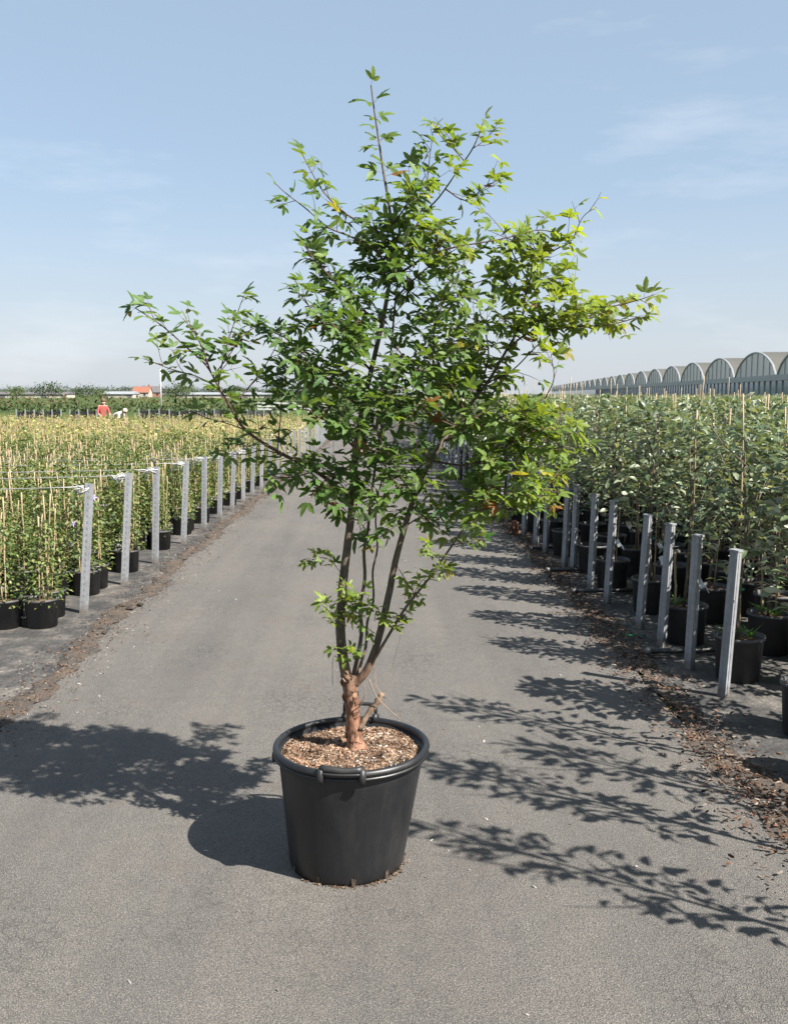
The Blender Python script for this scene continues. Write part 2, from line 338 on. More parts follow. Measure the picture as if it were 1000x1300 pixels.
road = sheet('road', YS, left_edge, right_edge, 0.0, M_ASPH)
def rag(y, s, k): return (math.sin(y * 2.3 + s) + 0.6 * math.sin(y * 5.9 + s * 2) + 0.5 * math.sin(y * 13.7 + s * 3) + 0.4 * math.sin(y * 31 + s)) * k
def hump(x, y, u): return 0.010 * math.sin(math.pi * u) ** 0.7 * (0.7 + 0.3 * math.sin(x * 23 + y * 9)) + 0.004 * math.sin(x * 61 + y * 47)
YV = list(np.arange(-4, 40, 0.08))
vl = sheet('left_verge', YV, lambda y: left_edge(y) - 0.13 - rag(y, 4, 0.045), lambda y: left_edge(y) + 0.03 + rag(y, 1, 0.045), 0.002, M_DIRT, 7, hump)
vr = sheet('right_verge', YV, lambda y: right_edge(y) - 0.02 + rag(y, 2, 0.04), lambda y: right_edge(y) + 0.14 + rag(y, 5, 0.04), 0.002, M_DIRT, 7, hump)

# loose bits: bark, crumbs and pale grit on the verges and thinly over the road
CHIP = ([(-1, -0.35, 0), (0, -0.45, 0.08), (1, -0.25, 0), (1, 0.3, 0.1), (0, 0.45, 0.05), (-1, 0.3, 0.1), (0, 0, 0.42)],
        [(0, 1, 6), (1, 2, 6), (2, 3, 6), (3, 4, 6), (4, 5, 6), (5, 0, 6), (5, 4, 3, 2, 1, 0)], [0] * 7)
def scatter_chips(name, P, smin, smax, pal, mat, flat=0.5, label=None, cat=None, parent=None, loc=None, patch=False):
    N = len(P); d = rng.normal(size=(N, 3)); d[:, 2] *= 0.35; up = rng.normal(size=(N, 3)) * flat; up[:, 2] += 1.0
    s = rng.uniform(smin, smax, N) ** 1.0
    pal = np.array(pal); tint = pal[rng.integers(0, len(pal), N)] * rng.uniform(0.75, 1.2, (N, 1))
    if patch: tint = tint * np.clip(1 + .55 * np.sin(P[:, 0] * 31 + 2 * np.sin(P[:, 1] * 17)) * np.sin(P[:, 1] * 27 + 1.3 * np.sin(P[:, 0] * 23)), .35, 1.5)[:, None]
    o = link(name, inst_mesh(name, CHIP, frames(d, up, s), P, tint, [mat]), parent)
    return tag(o, label, cat, kind='stuff')
BR = [(0.24, 0.13, 0.085), (0.17, 0.10, 0.07), (0.32, 0.20, 0.135), (0.10, 0.065, 0.05), (0.36, 0.31, 0.26), (0.07, 0.05, 0.04)]
GR = [(0.55, 0.53, 0.50), (0.42, 0.40, 0.37), (0.62, 0.58, 0.52), (0.30, 0.26, 0.22)]
ys = 3 + (rng.uniform(0, 1, 6500) ** 1.5) * 24
xs = np.array([left_edge(y) - 0.06 for y in ys]) + rng.normal(0, 0.13, 6500)
scatter_chips('bark_litter', np.c_[xs, ys, np.full(6500, 0.012)], 0.002, 0.011, BR, M_MULCH, label='brown bark and soil crumbs along the left road edge', cat='litter')
ys = 2 + (rng.uniform(0, 1, 13000) ** 1.5) * 22
xs = np.array([right_edge(y) + 0.05 for y in ys]) + rng.normal(0, 0.12, 13000)
scatter_chips('bark_litter', np.c_[xs, ys, np.full(13000, 0.014)], 0.003, 0.015, BR, M_MULCH, label='reddish brown bark litter along the right road edge', cat='litter')
ys = 1.5 + (rng.uniform(0, 1, 2200) ** 1.6) * 18; xs = rng.uniform(-2.6, 2.2, 2200)
k = rng.uniform(0, 1, 2200) < 0.72; xs = np.where(k, -1.98 + rng.normal(0, 0.25, 2200), xs)
scatter_chips('pale_grit', np.c_[xs, ys, np.full(2200, 0.002)], 0.0015, 0.010, GR, M_MULCH, label='pale grit and crumbs scattered over the grey asphalt', cat='grit')

# dark clods at the left road edge
def clod(x, y, r, label):
    bm = bmesh.new(); bmesh.ops.create_icosphere(bm, subdivisions=2, radius=r)
    for v in bm.verts: v.co *= 1 + random.uniform(-0.28, 0.28); v.co.z = max(v.co.z * 0.6, -r * 0.25)
    me = bpy.data.meshes.new('clod'); bm.to_mesh(me); bm.free(); me.materials.append(M_CLOD)
    return tag(link('soil_clod', me, None, (x, y, r * 0.22 + 0.012)), label, 'clod', 'dark soil clods at the road edge')
M_CLOD = simple('dark_soil', (0.02, 0.016, 0.012), (0.07, 0.05, 0.035), 50, 0.95, bmp=0.8, bdist=0.006)
for i, (px, py) in enumerate([(153, 772), (165, 775), (179, 770), (133, 806)]):
    d = _fw * FPX + _rt * (px - 500) - _up * (py - 650); p = _C + d * (-CAMH / d[2])
    clod(p[0], p[1], 0.035 - 0.004 * i, 'dark lump of soil on the brown verge left of the road')

# ------------------------------------------------------------------ the potted maple: container
PX, PY = -0.094, 3.372                         # centre of the container's base
POT_R, POT_RB, POT_H = 0.283, 0.216, 0.452; SH = (0.045, 0.0)
pot = empty('plant_pot', (PX, PY, 0))
tag(pot, 'large black plastic plant pot with rolled rim standing on the asphalt road', 'plant pot')
b = MB()
prof = [(0.0, 0.012), (POT_RB - 0.02, 0.010), (POT_RB - 0.004, 0.0), (POT_RB, 0.012)]
for i in range(1, 9): prof.append((POT_RB + (POT_R - 0.012 - POT_RB) * (i / 8), 0.012 + (POT_H - 0.03) * i / 8))
prof += [(POT_R - 0.016, POT_H - 0.012), (POT_R - 0.030, POT_H - 0.06), (POT_R - 0.05, POT_H - 0.12)]
b.lathe(prof, 72, shear=SH, warp=.006); b.build('body', M_POT, pot)
b = MB(); rp = []
for i in range(13):
    a = math.pi * 2 * i / 12; rp.append((POT_R - 0.004 + 0.0125 * math.cos(a), POT_H - 0.006 + 0.0135 * math.sin(a)))
b.lathe(rp, 80, shear=SH, warp=.006); b.lathe([(POT_R - 0.012, POT_H - 0.017), (POT_R + 0.006, POT_H - 0.020), (POT_R + 0.006, POT_H - 0.028), (POT_R - 0.014, POT_H - 0.030)], 80, shear=SH, warp=.006)
b.build('rim', M_POT, pot)
b = MB(); b.box((SH[0] * POT_H - POT_R - 0.002, 0.0, POT_H - 0.045), (0.020, 0.05, 0.03)); b.build('lug', M_POT, pot, False)
def handle(ang, up):
    """bail handle: two brackets over the rim and a bar; up = standing above the rim"""
    h = MB(); cx, cz = SH[0] * POT_H, POT_H
    w = 0.25 if not up else 0.22
    def pt(r, a, z): return (cx + r * math.cos(a), r * math.sin(a), z)
    for s in (-1, 1):
        a = ang + s * w
        h.tube([pt(POT_R - 0.016, a, cz - 0.004), pt(POT_R - 0.006, a, cz + 0.013), pt(POT_R + 0.010, a, cz + 0.008), pt(POT_R + 0.016, a, cz - 0.014), pt(POT_R + 0.008, a, cz - 0.040)], [0.009, 0.013, 0.0135, 0.013, 0.008], 8)
    n = 9
    if up:
        P = [pt(POT_R + 0.004, ang - w, cz - 0.02), pt(POT_R + 0.006, ang - w, cz + 0.046)] + [pt(POT_R + 0.008, ang - w + 2 * w * i / (n - 1), cz + 0.056) for i in range(n)] + [pt(POT_R + 0.006, ang + w, cz + 0.046), pt(POT_R + 0.004, ang + w, cz - 0.02)]
        h.tube(P, [0.007] * 2 + [0.0078] * n + [0.007] * 2, 8)
    else:
        h.tube([pt(POT_R + 0.006, ang - w + 2 * w * i / (n - 1), cz + 0.014 + 0.002 * math.sin(i)) for i in range(n)], 0.013, 8)
        h.tube([pt(POT_R + 0.014, ang - w + 2 * w * i / (n - 1), cz + 0.001) for i in range(n)], 0.005, 8)
    return h.build('handle', M_BLACK, pot)
handle(R(-96), False); handle(R(84), True)
# loops of a lifting eye on the left, seen as a shadow beside the pot
# drain holes with mud, and mud smears at the foot
for a in (-118, -82, -47, -150, 20, 100, 160):
    d_ = MB(); rr = POT_RB + 0.0045
    c0 = [(rr * math.cos(R(a + da * random.uniform(.5, 1.1))) + 0.0, rr * math.sin(R(a + da)), z * random.uniform(.6, 1.1)) for da, z in ((-2.6, 0.008), (2.6, 0.010), (3.0, 0.030), (1.0, 0.038), (-2.2, 0.034))]
    d_.add(c0, [(0, 1, 2, 3, 4)]); d_.build('drain_hole', M_MUD, pot, False)
P = []
for i in range(150):
    a = R(random.gauss(-55, 40)); r = POT_RB + abs(random.gauss(0, 0.008)); P.append((r * math.cos(a), r * math.sin(a), 0.004))
scatter_chips('mud_crumb', np.array(P), 0.002, 0.008, [(0.26, 0.18, 0.12), (0.16, 0.10, 0.07), (0.35, 0.27, 0.2)], M_MULCH, parent=pot)
# soil surface and mulch
SZ = POT_H - 0.030
b = MB(); V = [(SH[0] * SZ, 0, SZ + 0.022)]; F = []; NR, NA = 9, 48
def soil_h(r, a): return SZ + 0.018 * (1 - r / 0.27) + 0.004 * math.sin(r * 70 + a * 3) + 0.003 * math.sin(a * 7 + r * 30)
for i in range(1, NR + 1):
    for j in range(NA):
        r = 0.262 * i / NR; a = 2 * math.pi * j / NA; V.append((SH[0] * SZ + r * math.cos(a), r * math.sin(a), soil_h(r, a)))
for j in range(NA): F.append((0, 1 + j, 1 + (j + 1) % NA))
for i in range(NR - 1):
    for j in range(NA): F.append((1 + i * NA + j, 1 + (i + 1) * NA + j, 1 + (i + 1) * NA + (j + 1) % NA, 1 + i * NA + (j + 1) % NA))
b.add(V, F); b.build('soil', M_PSOIL, pot)
N = 6200; rr = 0.258 * np.sqrt(rng.uniform(0, 1, N)); aa = rng.uniform(0, 2 * math.pi, N)
Pm = np.c_[SH[0] * SZ + rr * np.cos(aa), rr * np.sin(aa), np.array([soil_h(r, a) for r, a in zip(rr, aa)]) + 0.001]
scatter_chips('bark_mulch', Pm[:5400], 0.002, 0.009, [(0.45, 0.28, 0.19), (0.34, 0.20, 0.13), (0.55, 0.38, 0.27), (0.20, 0.11, 0.07), (0.50, 0.37, 0.26), (0.12, 0.07, 0.045)], M_MULCH, 0.9, parent=pot, patch=True)
kx = np.concatenate([Pm[5400:][Pm[5400:, 0] > 0.03][::2], Pm[5400:][::6]])
kx = kx + np.array([0, 0, .004])
scatter_chips('perlite_grain', kx, 0.0025, 0.0062, [(0.85, 0.84, 0.80), (0.78, 0.74, 0.66), (0.66, 0.55, 0.40)], M_MULCH, 1.5, parent=pot)

# ------------------------------------------------------------------ the maple itself
TY = PY
def W(px, py, dy=0.0): return Vector(at(px, py, TY + dy))
tree = empty('paperbark_maple', (PX + 0.02, PY, SZ))
tag(tree, 'multi stemmed maple sapling with trifoliate green leaves growing in the large black pot', 'tree')
TO = tree.location.copy()
def smooth_path(P, n=4):
    """Catmull-Rom through the points"""
    P = [Vector(p) for p in P]; Q = [P[0] * 2 - P[1]] + P + [P[-1] * 2 - P[-2]]; out_ = []
    for i in range(1, len(Q) - 2):
        for k in range(n):
            t = k / n; a, b_, c, d = Q[i - 1], Q[i], Q[i + 1], Q[i + 2]
            out_.append(0.5 * ((2 * b_) + (c - a) * t + (2 * a - 5 * b_ + 4 * c - d) * t * t + (3 * b_ - a - 3 * c + d) * t ** 3))
    out_.append(P[-1]); return out_
skel = []           # (point, radius) samples, for attaching twigs
traced = []         # world polylines of measured branches
class WoodPart:
    pass
def wood(name, P, r0, r1, n, mat, samples=True, wob=0.04):
    Q = smooth_path(P); k = len(Q)
    rad = [r1 + (r0 - r1) * (1 - i / (k - 1)) ** 1.35 for i in range(k)]
    m = MB(); m.tube([q - TO for q in Q], rad, n, wob=wob)
    o = m.build(name, mat, tree)
    if samples: skel.extend(zip(Q, rad))
    return Q
# trunk: flared foot up to the fork
foot = [W(452, 951, 0), W(450, 934), W(447, 905), W(445, 880), W(443, 858)]
Q = smooth_path(foot); m = MB(); k = len(Q)
m.tube([q - TO for q in Q], [0.044, 0.037, 0.032, 0.029, 0.0275, 0.026, 0.025, 0.0245, 0.024, 0.024, 0.024, 0.0245, 0.025, 0.026, 0.026, 0.025, 0.023], 16, wob=0.11)
m.build('trunk', M_BARK, tree)
m = MB()
for k in range(110):
    q = Q[random.randrange(1, len(Q) - 1)] - TO; a = random.uniform(0, 6.28); n_ = Vector((math.cos(a), math.sin(a), 0)); t_ = Vector((-math.sin(a), math.cos(a), 0))
    c = q + n_ * 0.0255 + Vector((0, 0, random.uniform(-.012, .012))); w_, h_ = random.uniform(.004, .010), random.uniform(.006, .018); o_ = random.uniform(.004, .013)
    m.add([c - t_ * w_ - Vector((0, 0, h_)), c + t_ * w_ * .4 + Vector((0, 0, -h_ * .8)), c + t_ * w_ + n_ * o_ + Vector((0, 0, h_ * .5)), c - t_ * w_ * .7 + n_ * o_ * .6 + Vector((0, 0, h_))], [(0, 1, 2, 3)])
tag(m.build('bark_flake', M_BARK, tree, False), kind='stuff')
stems = [
 ([(443,872,0),(436,840,0),(432,800,-.01),(434,755,0),(440,700,.01),(446,650,.01),(449,600,0),(453,560,0),(460,520,0),(471,470,.01),(485,410,.02),(494,360,.02),(500,318,.01),(494,262,0),(487,220,0),(481,180,0),(475,140,0),(471,108,0)], .0205, .0024),
 ([(447,872,0),(466,850,-.02),(480,812,-.03),(492,762,-.04),(502,712,-.04),(514,668,-.04),(526,630,-.03),(540,598,0),(562,560,.03),(590,522,.06),(618,486,.06),(642,446,.04),(660,412,.02),(668,372,0),(680,332,-.02),(694,308,-.02)], .0165, .0024),
 ([(468,850,-.02),(490,812,-.08),(516,770,-.14),(546,732,-.18),(574,692,-.20),(600,652,-.20),(622,616,-.18),(650,588,-.15),(690,572,-.14),(728,566,-.12)], .0062, .0020),
 ([(446,868,.02),(455,828,.05),(459,800,.05),(457,770,.06),(463,735,.06),(462,700,.06),(467,672,.06),(470,640,.07),(478,580,.09),(488,520,.11),(496,450,.13),(502,380,.14),(512,320,.14),(535,275,.12),(558,249,.1),(581,216,.09),(601,186,.08),(614,153,.06)], .0080, .0022),
 ([(450,866,.03),(464,822,.09),(466,790,.11),(474,762,.13),(473,725,.14),(479,695,.15),(477,650,.16),(490,590,.20),(515,520,.24),(540,450,.26),(556,390,.26)], .0060, .0020),
 ([(446,665,.01),(452,640,.06),(455,615,.12),(450,580,.20),(438,510,.26),(425,450,.28),(415,390,.28),(410,340,.26)], .0048, .0020),
]
for P, a, b_ in stems:
    wp = [W(*p) for p in P]; traced.append(wood('stem', wp, a, b_, 10, M_BARK))
NTR = len(traced)
branches = [
 # long left limb and its forks
 ([(449,640,0),(420,612,-.03),(390,592,-.06),(352,573,-.08),(312,546,-.1),(292,516,-.1),(277,490,-.1),(262,464,-.1),(236,440,-.1),(204,412,-.1),(172,391,-.1)], .0085, .0018),
 ([(277,490,-.1),(284,452,-.08),(297,410,-.06),(309,376,-.05)], .0030, .0012),
 ([(268,474,-.1),(256,440,-.14),(242,416,-.16),(232,404,-.16)], .0030, .0012),
 ([(280,494,-.1),(250,478,-.05),(216,468,0),(182,455,.02)], .0026, .0012),
 ([(292,516,-.1),(312,496,-.06),(334,468,-.02),(350,440,.0),(356,424,0)], .0030, .0012),
 ([(312,546,-.1),(290,538,-.02),(262,530,.02),(240,520,.05)], .0024, .0012),
 ([(270,478,-.1),(290,452,-.12),(305,430,-.12),(318,418,-.1)], .0024, .0012),
 ([(352,573,-.08),(356,530,-.05),(358,495,-.02),(360,470,0)], .0026, .0012),
 ([(400,598,-.05),(370,606,-.1),(340,606,-.14),(350,622,-.16)], .0026, .0012),
 ([(390,592,-.06),(340,572,.0),(310,577,.03),(284,576,.05)], .0026, .0012),
 # crown, upper left
 ([(498,345,.01),(472,314,-.03),(440,298,-.05),(416,288,-.07),(389,265,-.08),(363,245,-.09),(350,233,-.09)], .0045, .0014),
 ([(499,310,.01),(472,288,.0),(440,272,.02),(412,245,.04),(396,219,.05),(383,194,.06)], .0045, .0014),
 ([(485,410,.02),(450,385,-.05),(420,352,-.08),(400,330,-.1),(388,312,-.1)], .0045, .0014),
 ([(471,470,.01),(440,440,-.08),(405,405,-.12),(382,375,-.14),(368,365,-.14)], .0050, .0014),
 ([(460,520,.0),(425,490,-.10),(392,455,-.14),(365,430,-.12),(348,422,-.1)], .0050, .0014),
 ([(452,570,.0),(420,540,.08),(390,515,.12),(352,490,.14)], .0045, .0014),
 ([(455,548,.0),(430,540,-.15),(405,530,-.24),(392,520,-.28)], .0040, .0014),
 ([(450,590,.0),(425,600,-.14),(405,618,-.18),(395,632,-.2)], .0035, .0014),
 # crown, top right
 ([(530,280,.12),(540,250,.05),(544,210,.02),(549,172,0)], .0030, .0012),
 ([(566,240,.1),(590,254,.06),(612,240,.02),(631,228,0)], .0028, .0012),
 ([(590,205,.08),(578,190,.04),(572,175,.02)], .0022, .0010),
 ([(600,188,.08),(612,180,.1),(622,170,.12)], .0020, .0010),
 ([(510,345,.02),(540,326,-.08),(575,314,-.12),(637,303,-.12),(680,292,-.1),(705,295,-.1)], .0045, .0014),
 ([(500,380,.02),(530,350,-.1),(556,330,-.16),(580,315,-.2)], .0040, .0014),
 ([(494,290,.01),(515,262,-.06),(530,240,-.08),(540,222,-.1)], .0032, .0012),
 # right side
 ([(642,446,.04),(668,424,.0),(700,418,-.04),(740,414,-.06),(775,412,-.06),(810,402,-.06)], .0040, .0014),
 ([(655,420,.02),(690,404,-.04),(733,391,-.08),(780,388,-.1),(812,380,-.1),(832,373,-.1)], .0038, .0012),
 ([(680,332,-.02),(706,316,-.05),(726,304,-.06),(739,276,-.07),(757,262,-.07)], .0032, .0011),
 ([(672,360,.0),(650,320,-.04),(640,296,-.06),(620,272,-.06)], .0032, .0011),
 ([(618,486,.06),(650,470,-.02),(680,440,-.06),(700,425,-.08),(712,440,-.1)], .0032, .0012),
 ([(590,522,.06),(560,470,.0),(550,430,-.05),(560,390,-.08),(580,350,-.1)], .0045, .0014),
 ([(605,504,.06),(620,450,.12),(610,400,.16),(600,360,.18)], .0042, .0014),
 ([(562,560,.03),(600,545,-.06),(640,528,-.1),(670,515,-.12),(692,505,-.12)], .0042, .0014),
 ([(548,585,.02),(590,590,-.1),(630,575,-.14),(675,548,-.16),(720,545,-.16),(746,562,-.16)], .0042, .0014),
 ([(622,616,-.18),(650,628,-.22),(680,620,-.25),(705,625,-.26)], .0028, .0012),
 ([(600,652,-.20),(630,640,-.24),(655,628,-.26),(690,632,-.28)], .0028, .0012),
 ([(514,668,-.04),(536,655,-.02),(556,650,0),(570,640,.02)], .0028, .0012),
 ([(526,630,-.03),(505,600,-.12),(490,570,-.18),(475,545,-.22)], .0035, .0013),
 ([(485,415,.02),(510,450,-.12),(530,470,-.2),(545,465,-.25)], .0035, .0013),
 ([(478,440,.02),(455,430,-.15),(435,420,-.24),(420,410,-.3)], .0035, .0013),
 ([(500,712,-.04),(520,745,-.1),(530,760,-.12)], .0018, .0010),
 # sprays hanging below the crown
 ([(516,662,-.04),(502,668,-.08),(488,678,-.1),(476,684,-.1)], .0016, .0009),
 ([(520,648,-.04),(542,662,-.08),(556,670,-.1)], .0016, .0009),
 ([(575,692,-.2),(592,688,-.22),(610,684,-.24)], .0016, .0009),
 ([(446,655,.01),(430,640,-.06),(412,626,-.1)], .0016, .0009),
 ([(470,640,.07),(485,648,.02),(502,650,-.02)], .0016, .0009),
 ([(477,655,.16),(464,664,.12),(456,676,.1)], .0016, .0009),
 ([(526,630,-.03),(512,618,-.12),(496,622,-.16),(484,634,-.18)], .0016, .0009),
 ([(540,598,0),(552,618,-.08),(556,640,-.12)], .0016, .0009),
 ([(449,600,0),(466,612,-.1),(476,628,-.14)], .0016, .0009),
 ([(560,712,-.19),(548,700,-.22),(540,690,-.24)], .0016, .0009),
 ([(622,616,-.18),(612,634,-.22),(606,652,-.24)], .0016, .0009),
 # low tuft on the main stem
 ([(434,760,-.01),(448,778,-.05),(458,790,-.07),(466,800,-.08)], .0018, .0009),
 ([(433,775,-.01),(452,766,-.06),(474,770,-.09),(488,784,-.10)], .0018, .0009),
 ([(433,818,-.02),(426,824,-.05),(440,830,-.07),(452,826,-.08)], .0016, .0009),
 ([(520,765,-.14),(532,742,-.18),(545,730,-.2),(562,722,-.2)], .0016, .0009),
 ([(433,790,-.01),(446,772,-.05),(455,758,-.07),(462,748,-.08)], .0020, .0010),
 ([(433,800,-.01),(420,780,-.05),(412,766,-.06)], .0018, .0009),
 ([(433,770,-.01),(440,752,-.05),(438,742,-.06)], .0016, .0009),
 ([(438,735,0),(420,712,0),(405,708,0),(392,714,0)], .0014, .0008),
 ([(490,812,-.08),(505,790,-.1),(515,778,-.1)], .0014, .0008),
]
leafless = set()
for P, a, b_ in branches:
    wp = [W(*p) for p in P]; traced.append(wood('branch', wp, a, b_, 7, M_TWIG))

# outline of the crown, measured on the photo: leaves stay within it
CROWN = [(440,276),(470,256),(520,240),(556,244),(576,280),(596,306),(640,288),(690,284),(735,318),(730,360),(775,378),(778,408),(720,428),(692,468),(664,495),(690,510),(742,556),(738,580),(716,624),(690,650),(640,640),(610,660),(570,640),(552,606),(530,636),(500,640),(470,630),(440,622),(404,630),(390,604),(362,598),(380,575),(400,545),(394,505),(366,488),(362,458),(376,440),(366,400),(385,360),(385,320),(402,300),(440,298)]
def inside(x, y, poly):
    c = False; n = len(poly); j = n - 1
    for i in range(n):
        xi, yi = poly[i]; xj, yj = poly[j]
        if (yi > y) != (yj > y) and x < (xj - xi) * (y - yi) / (yj - yi) + xi: c = not c
        j = i
    return c
tr_px = np.array([topx(q) for T in traced[NTR:] for q in T] + [topx(q) for q in traced[0][-24:]] + [topx(q) for q in traced[3][-20:]])
def allowed(P, slack=20):
    x, y = topx(P)
    if inside(x, y, CROWN): return True
    return float(np.min((tr_px[:, 0] - x) ** 2 + (tr_px[:, 1] - y) ** 2)) < slack * slack

twigs = MB(); leaves = []          # leaf: (pos, dir, up, size, tintclass)
def rv(): return Vector((random.gauss(0, 1), random.gauss(0, 1), random.gauss(0, 1))).normalized()
def leaf_at(p, d, size):
    # petiole leaves sideways, blade droops a little and faces the sky
    d = Vector(d); d.z = d.z * 0.8 - random.uniform(-0.30, 0.28); d.normalize()
    upv = Vector((0.25, -0.25, 1.0)) + rv() * 0.55
    tip = p + d * (size * 1.3)
    if allowed(tip, 25): leaves.append((p.copy(), d, upv, size))
def leafy(Q, r0, gap=0.042, start=0.0, size=1.0, prob=1.0):
    """opposite pairs of leaves along a shoot, one leaf at its tip"""
    L_ = 0; nxt = start; flip = random.random() * math.pi
    for i in range(1, len(Q)):
        seg = Q[i] - Q[i - 1]; L_ += seg.length
        while L_ >= nxt:
            t = seg.normalized(); s = t.orthogonal().normalized(); s.rotate(Matrix.Rotation(flip, 3, t)); flip += math.pi / 2 + random.uniform(-.4, .4)
            for sg in (1, -1):
                if random.random() < prob:
                    dd = (s * sg * 0.9 + t * 0.55 + rv() * 0.25); leaf_at(Q[i], dd, random.uniform(0.034, 0.060) * size)
            nxt += gap * random.uniform(0.75, 1.35)
    if len(Q) > 1: leaf_at(Q[-1], (Q[-1] - Q[-2]).normalized() + rv() * 0.3, random.uniform(0.038, 0.060) * size)
def shoot(p, d, ln, r, size=1.0, prob=1.0):
    Q = [p]; d = Vector(d).normalized(); n = max(3, int(ln / 0.03))
    for i in range(n):
        d = (d + rv() * 0.16 + Vector((0, 0, 0.05))).normalized(); Q.append(Q[-1] + d * (ln / n))
    if not allowed(Q[-1], 24): return
    twigs.tube([q - TO for q in Q], [r * (1 - 0.6 * i / n) for i in range(n + 1)], 4, cap=False)
    leafy(Q, r, 0.05, 0.03, size, prob)
for ti, T in enumerate(traced[NTR:]):
    ln = sum((T[i + 1] - T[i]).length for i in range(len(T) - 1)); small = ln < 0.25
    acc = 0; nx = 0.02 if small else ln * 0.14
    low = topx(T[0])[1] > 690
    leafy([q for q in T[int(len(T) * (0.35 if not small else 0.2)):]], 0.002, 0.055 if not small else (0.017 if low else 0.035), 0.0, 0.72 if low else 0.95, 0.9 if ti not in leafless else 0.4)
    if low and small: continue
    for i in range(1, len(T)):
        seg = T[i] - T[i - 1]; acc += seg.length
        while acc > nx:
            f = acc / ln; t = seg.normalized()
            d = (t * 0.8 + rv() * 0.8 + Vector((0, 0, 0.15)))
            shoot(T[i], d, random.uniform(0.06, 0.15) * (1.15 - 0.5 * f), 0.0014, 0.92, 0.9)
            nx += random.uniform(0.055, 0.11)
# leader tip and the top of the back stem
for T, k0 in ((traced[0], -26), (traced[3], -26), (traced[1], -22), (traced[4], -14), (traced[5], -14), (traced[2], -16)):
    leafy(T[k0:], 0.002, 0.075, 0.0, 1.05, 0.85)
    for q, q1 in zip(T[k0:-10:2], T[k0 + 1:]):
      if topx(q)[1] > 285: shoot(q, (q1 - q).normalized() * 0.6 + rv(), random.uniform(0.07, 0.16), 0.0014, 0.95)
for px, py, dx, sz in ((493, 258, 1, .056), (492, 252, -1, .060), (488, 224, 1, .066), (487, 220, -1, .070), (487, 217, .3, .060), (482, 190, -1, .056), (481, 184, -.6, .058), (480, 178, 1, .060), (478, 160, -.8, .050), (476, 150, .9, .048)):
    q = W(px, py, 0); leaves.append((q, Vector((dx, random.uniform(-.6, .4), random.uniform(-.05, .45))).normalized(), Vector((.2, -.6, 1)) + rv() * .5, sz))
# inner filling shoots: tips spread through the crown's depth, each joined to the nearest wood below it
SP = np.array([q for q, r in skel]); xs0 = [p[0] for p in CROWN]; ys0 = [p[1] for p in CROWN]
made = 0; tries = 0
while made < 112 and tries < 5000:
    tries += 1
    x = random.uniform(min(xs0), max(xs0)); y = random.uniform(min(ys0), max(ys0))
    if not inside(x, y, CROWN): continue
    # thin places where the sky and the posts show through
    wgt = 1.0
    for cx, cy, rr_, ww in ((600, 330, 40, .35), (560, 430, 40, .45), (650, 480, 35, .4), (470, 610, 35, .5), (585, 625, 40, .4), (620, 420, 40, .6), (430, 320, 30, .6)):
        if math.hypot(x - cx, y - cy) < rr_: wgt = ww
    if 400 < x < 560 and 330 < y < 600: wgt *= 1.0
    elif y < 330: wgt *= 0.75
    else: wgt *= 0.85
    if y < 270: wgt *= 0.4
    if random.random() > wgt: continue
    halfw = 0.34 * max(0.25, 1 - abs(y - 470) / 330)
    tip = W(x, y, random.uniform(-1, 1) * halfw + 0.02)
    dv = SP - np.array(tip); dist = np.linalg.norm(dv, axis=1) + np.where(dv[:, 2] > 0.02, 0.5, 0) + np.abs(dv[:, 2] + 0.08) * 0.2
    j = int(np.argmin(dist + (dist < 0.06) * 1.0))
    s = Vector(SP[j]); d0 = (tip - s)
    if d0.length > 0.5: continue
    mid = s + d0 * 0.5 + Vector((0, 0, -0.03 * d0.length)) + rv() * 0.02
    Q = smooth_path([s, mid, tip], 4)
    twigs.tube([q - TO for q in Q], [0.0024 - 0.0013 * i / (len(Q) - 1) for i in range(len(Q))], 5, cap=False)
    leafy(Q[max(1, len(Q) // 3):], 0.0015, 0.045, 0.0, 1.0, 0.95)
    for q in Q[len(Q) // 2::2]: shoot(q, (d0.normalized() * 0.5 + rv()), random.uniform(0.05, 0.11), 0.0012, 0.95)
    made += 1
tag(twigs.build('twig', M_TWIG, tree), kind='stuff')

# leaf template: three toothed leaflets on a petiole, x forward, z up
def leaflet(L_, Wd, seed, ang, ox, curl):
    r = random.Random(seed); ts = [0, .12, .26, .34, .48, .55, .70, .76, .9, 1.0]
    wd = [0.04, .24, .40, .385, .47, .43, .41, .33, .19, 0.0]
    V = []; F = []
    for i, t in enumerate(ts):
        z = -curl * t * t * L_; V.append((t * L_, 0, z))
    n = len(ts)
    for sg in (1, -1):
        for i, t in enumerate(ts):
            w = wd[i] * Wd * (1 + r.uniform(-.1, .1)); z = -curl * t * t * L_ + 0.30 * w; V.append(((t + 0.03 * (i % 2 == 0)) * L_, sg * w, z))
    for i in range(n - 1):
        F.append((i, i + 1, n + i + 1, n + i)); F.append((i + 1, i, 2 * n + i, 2 * n + i + 1))
    ca, sa = math.cos(ang), math.sin(ang)
    return [(ox + x * ca - y * sa, x * sa + y * ca, z) for x, y, z in V], F
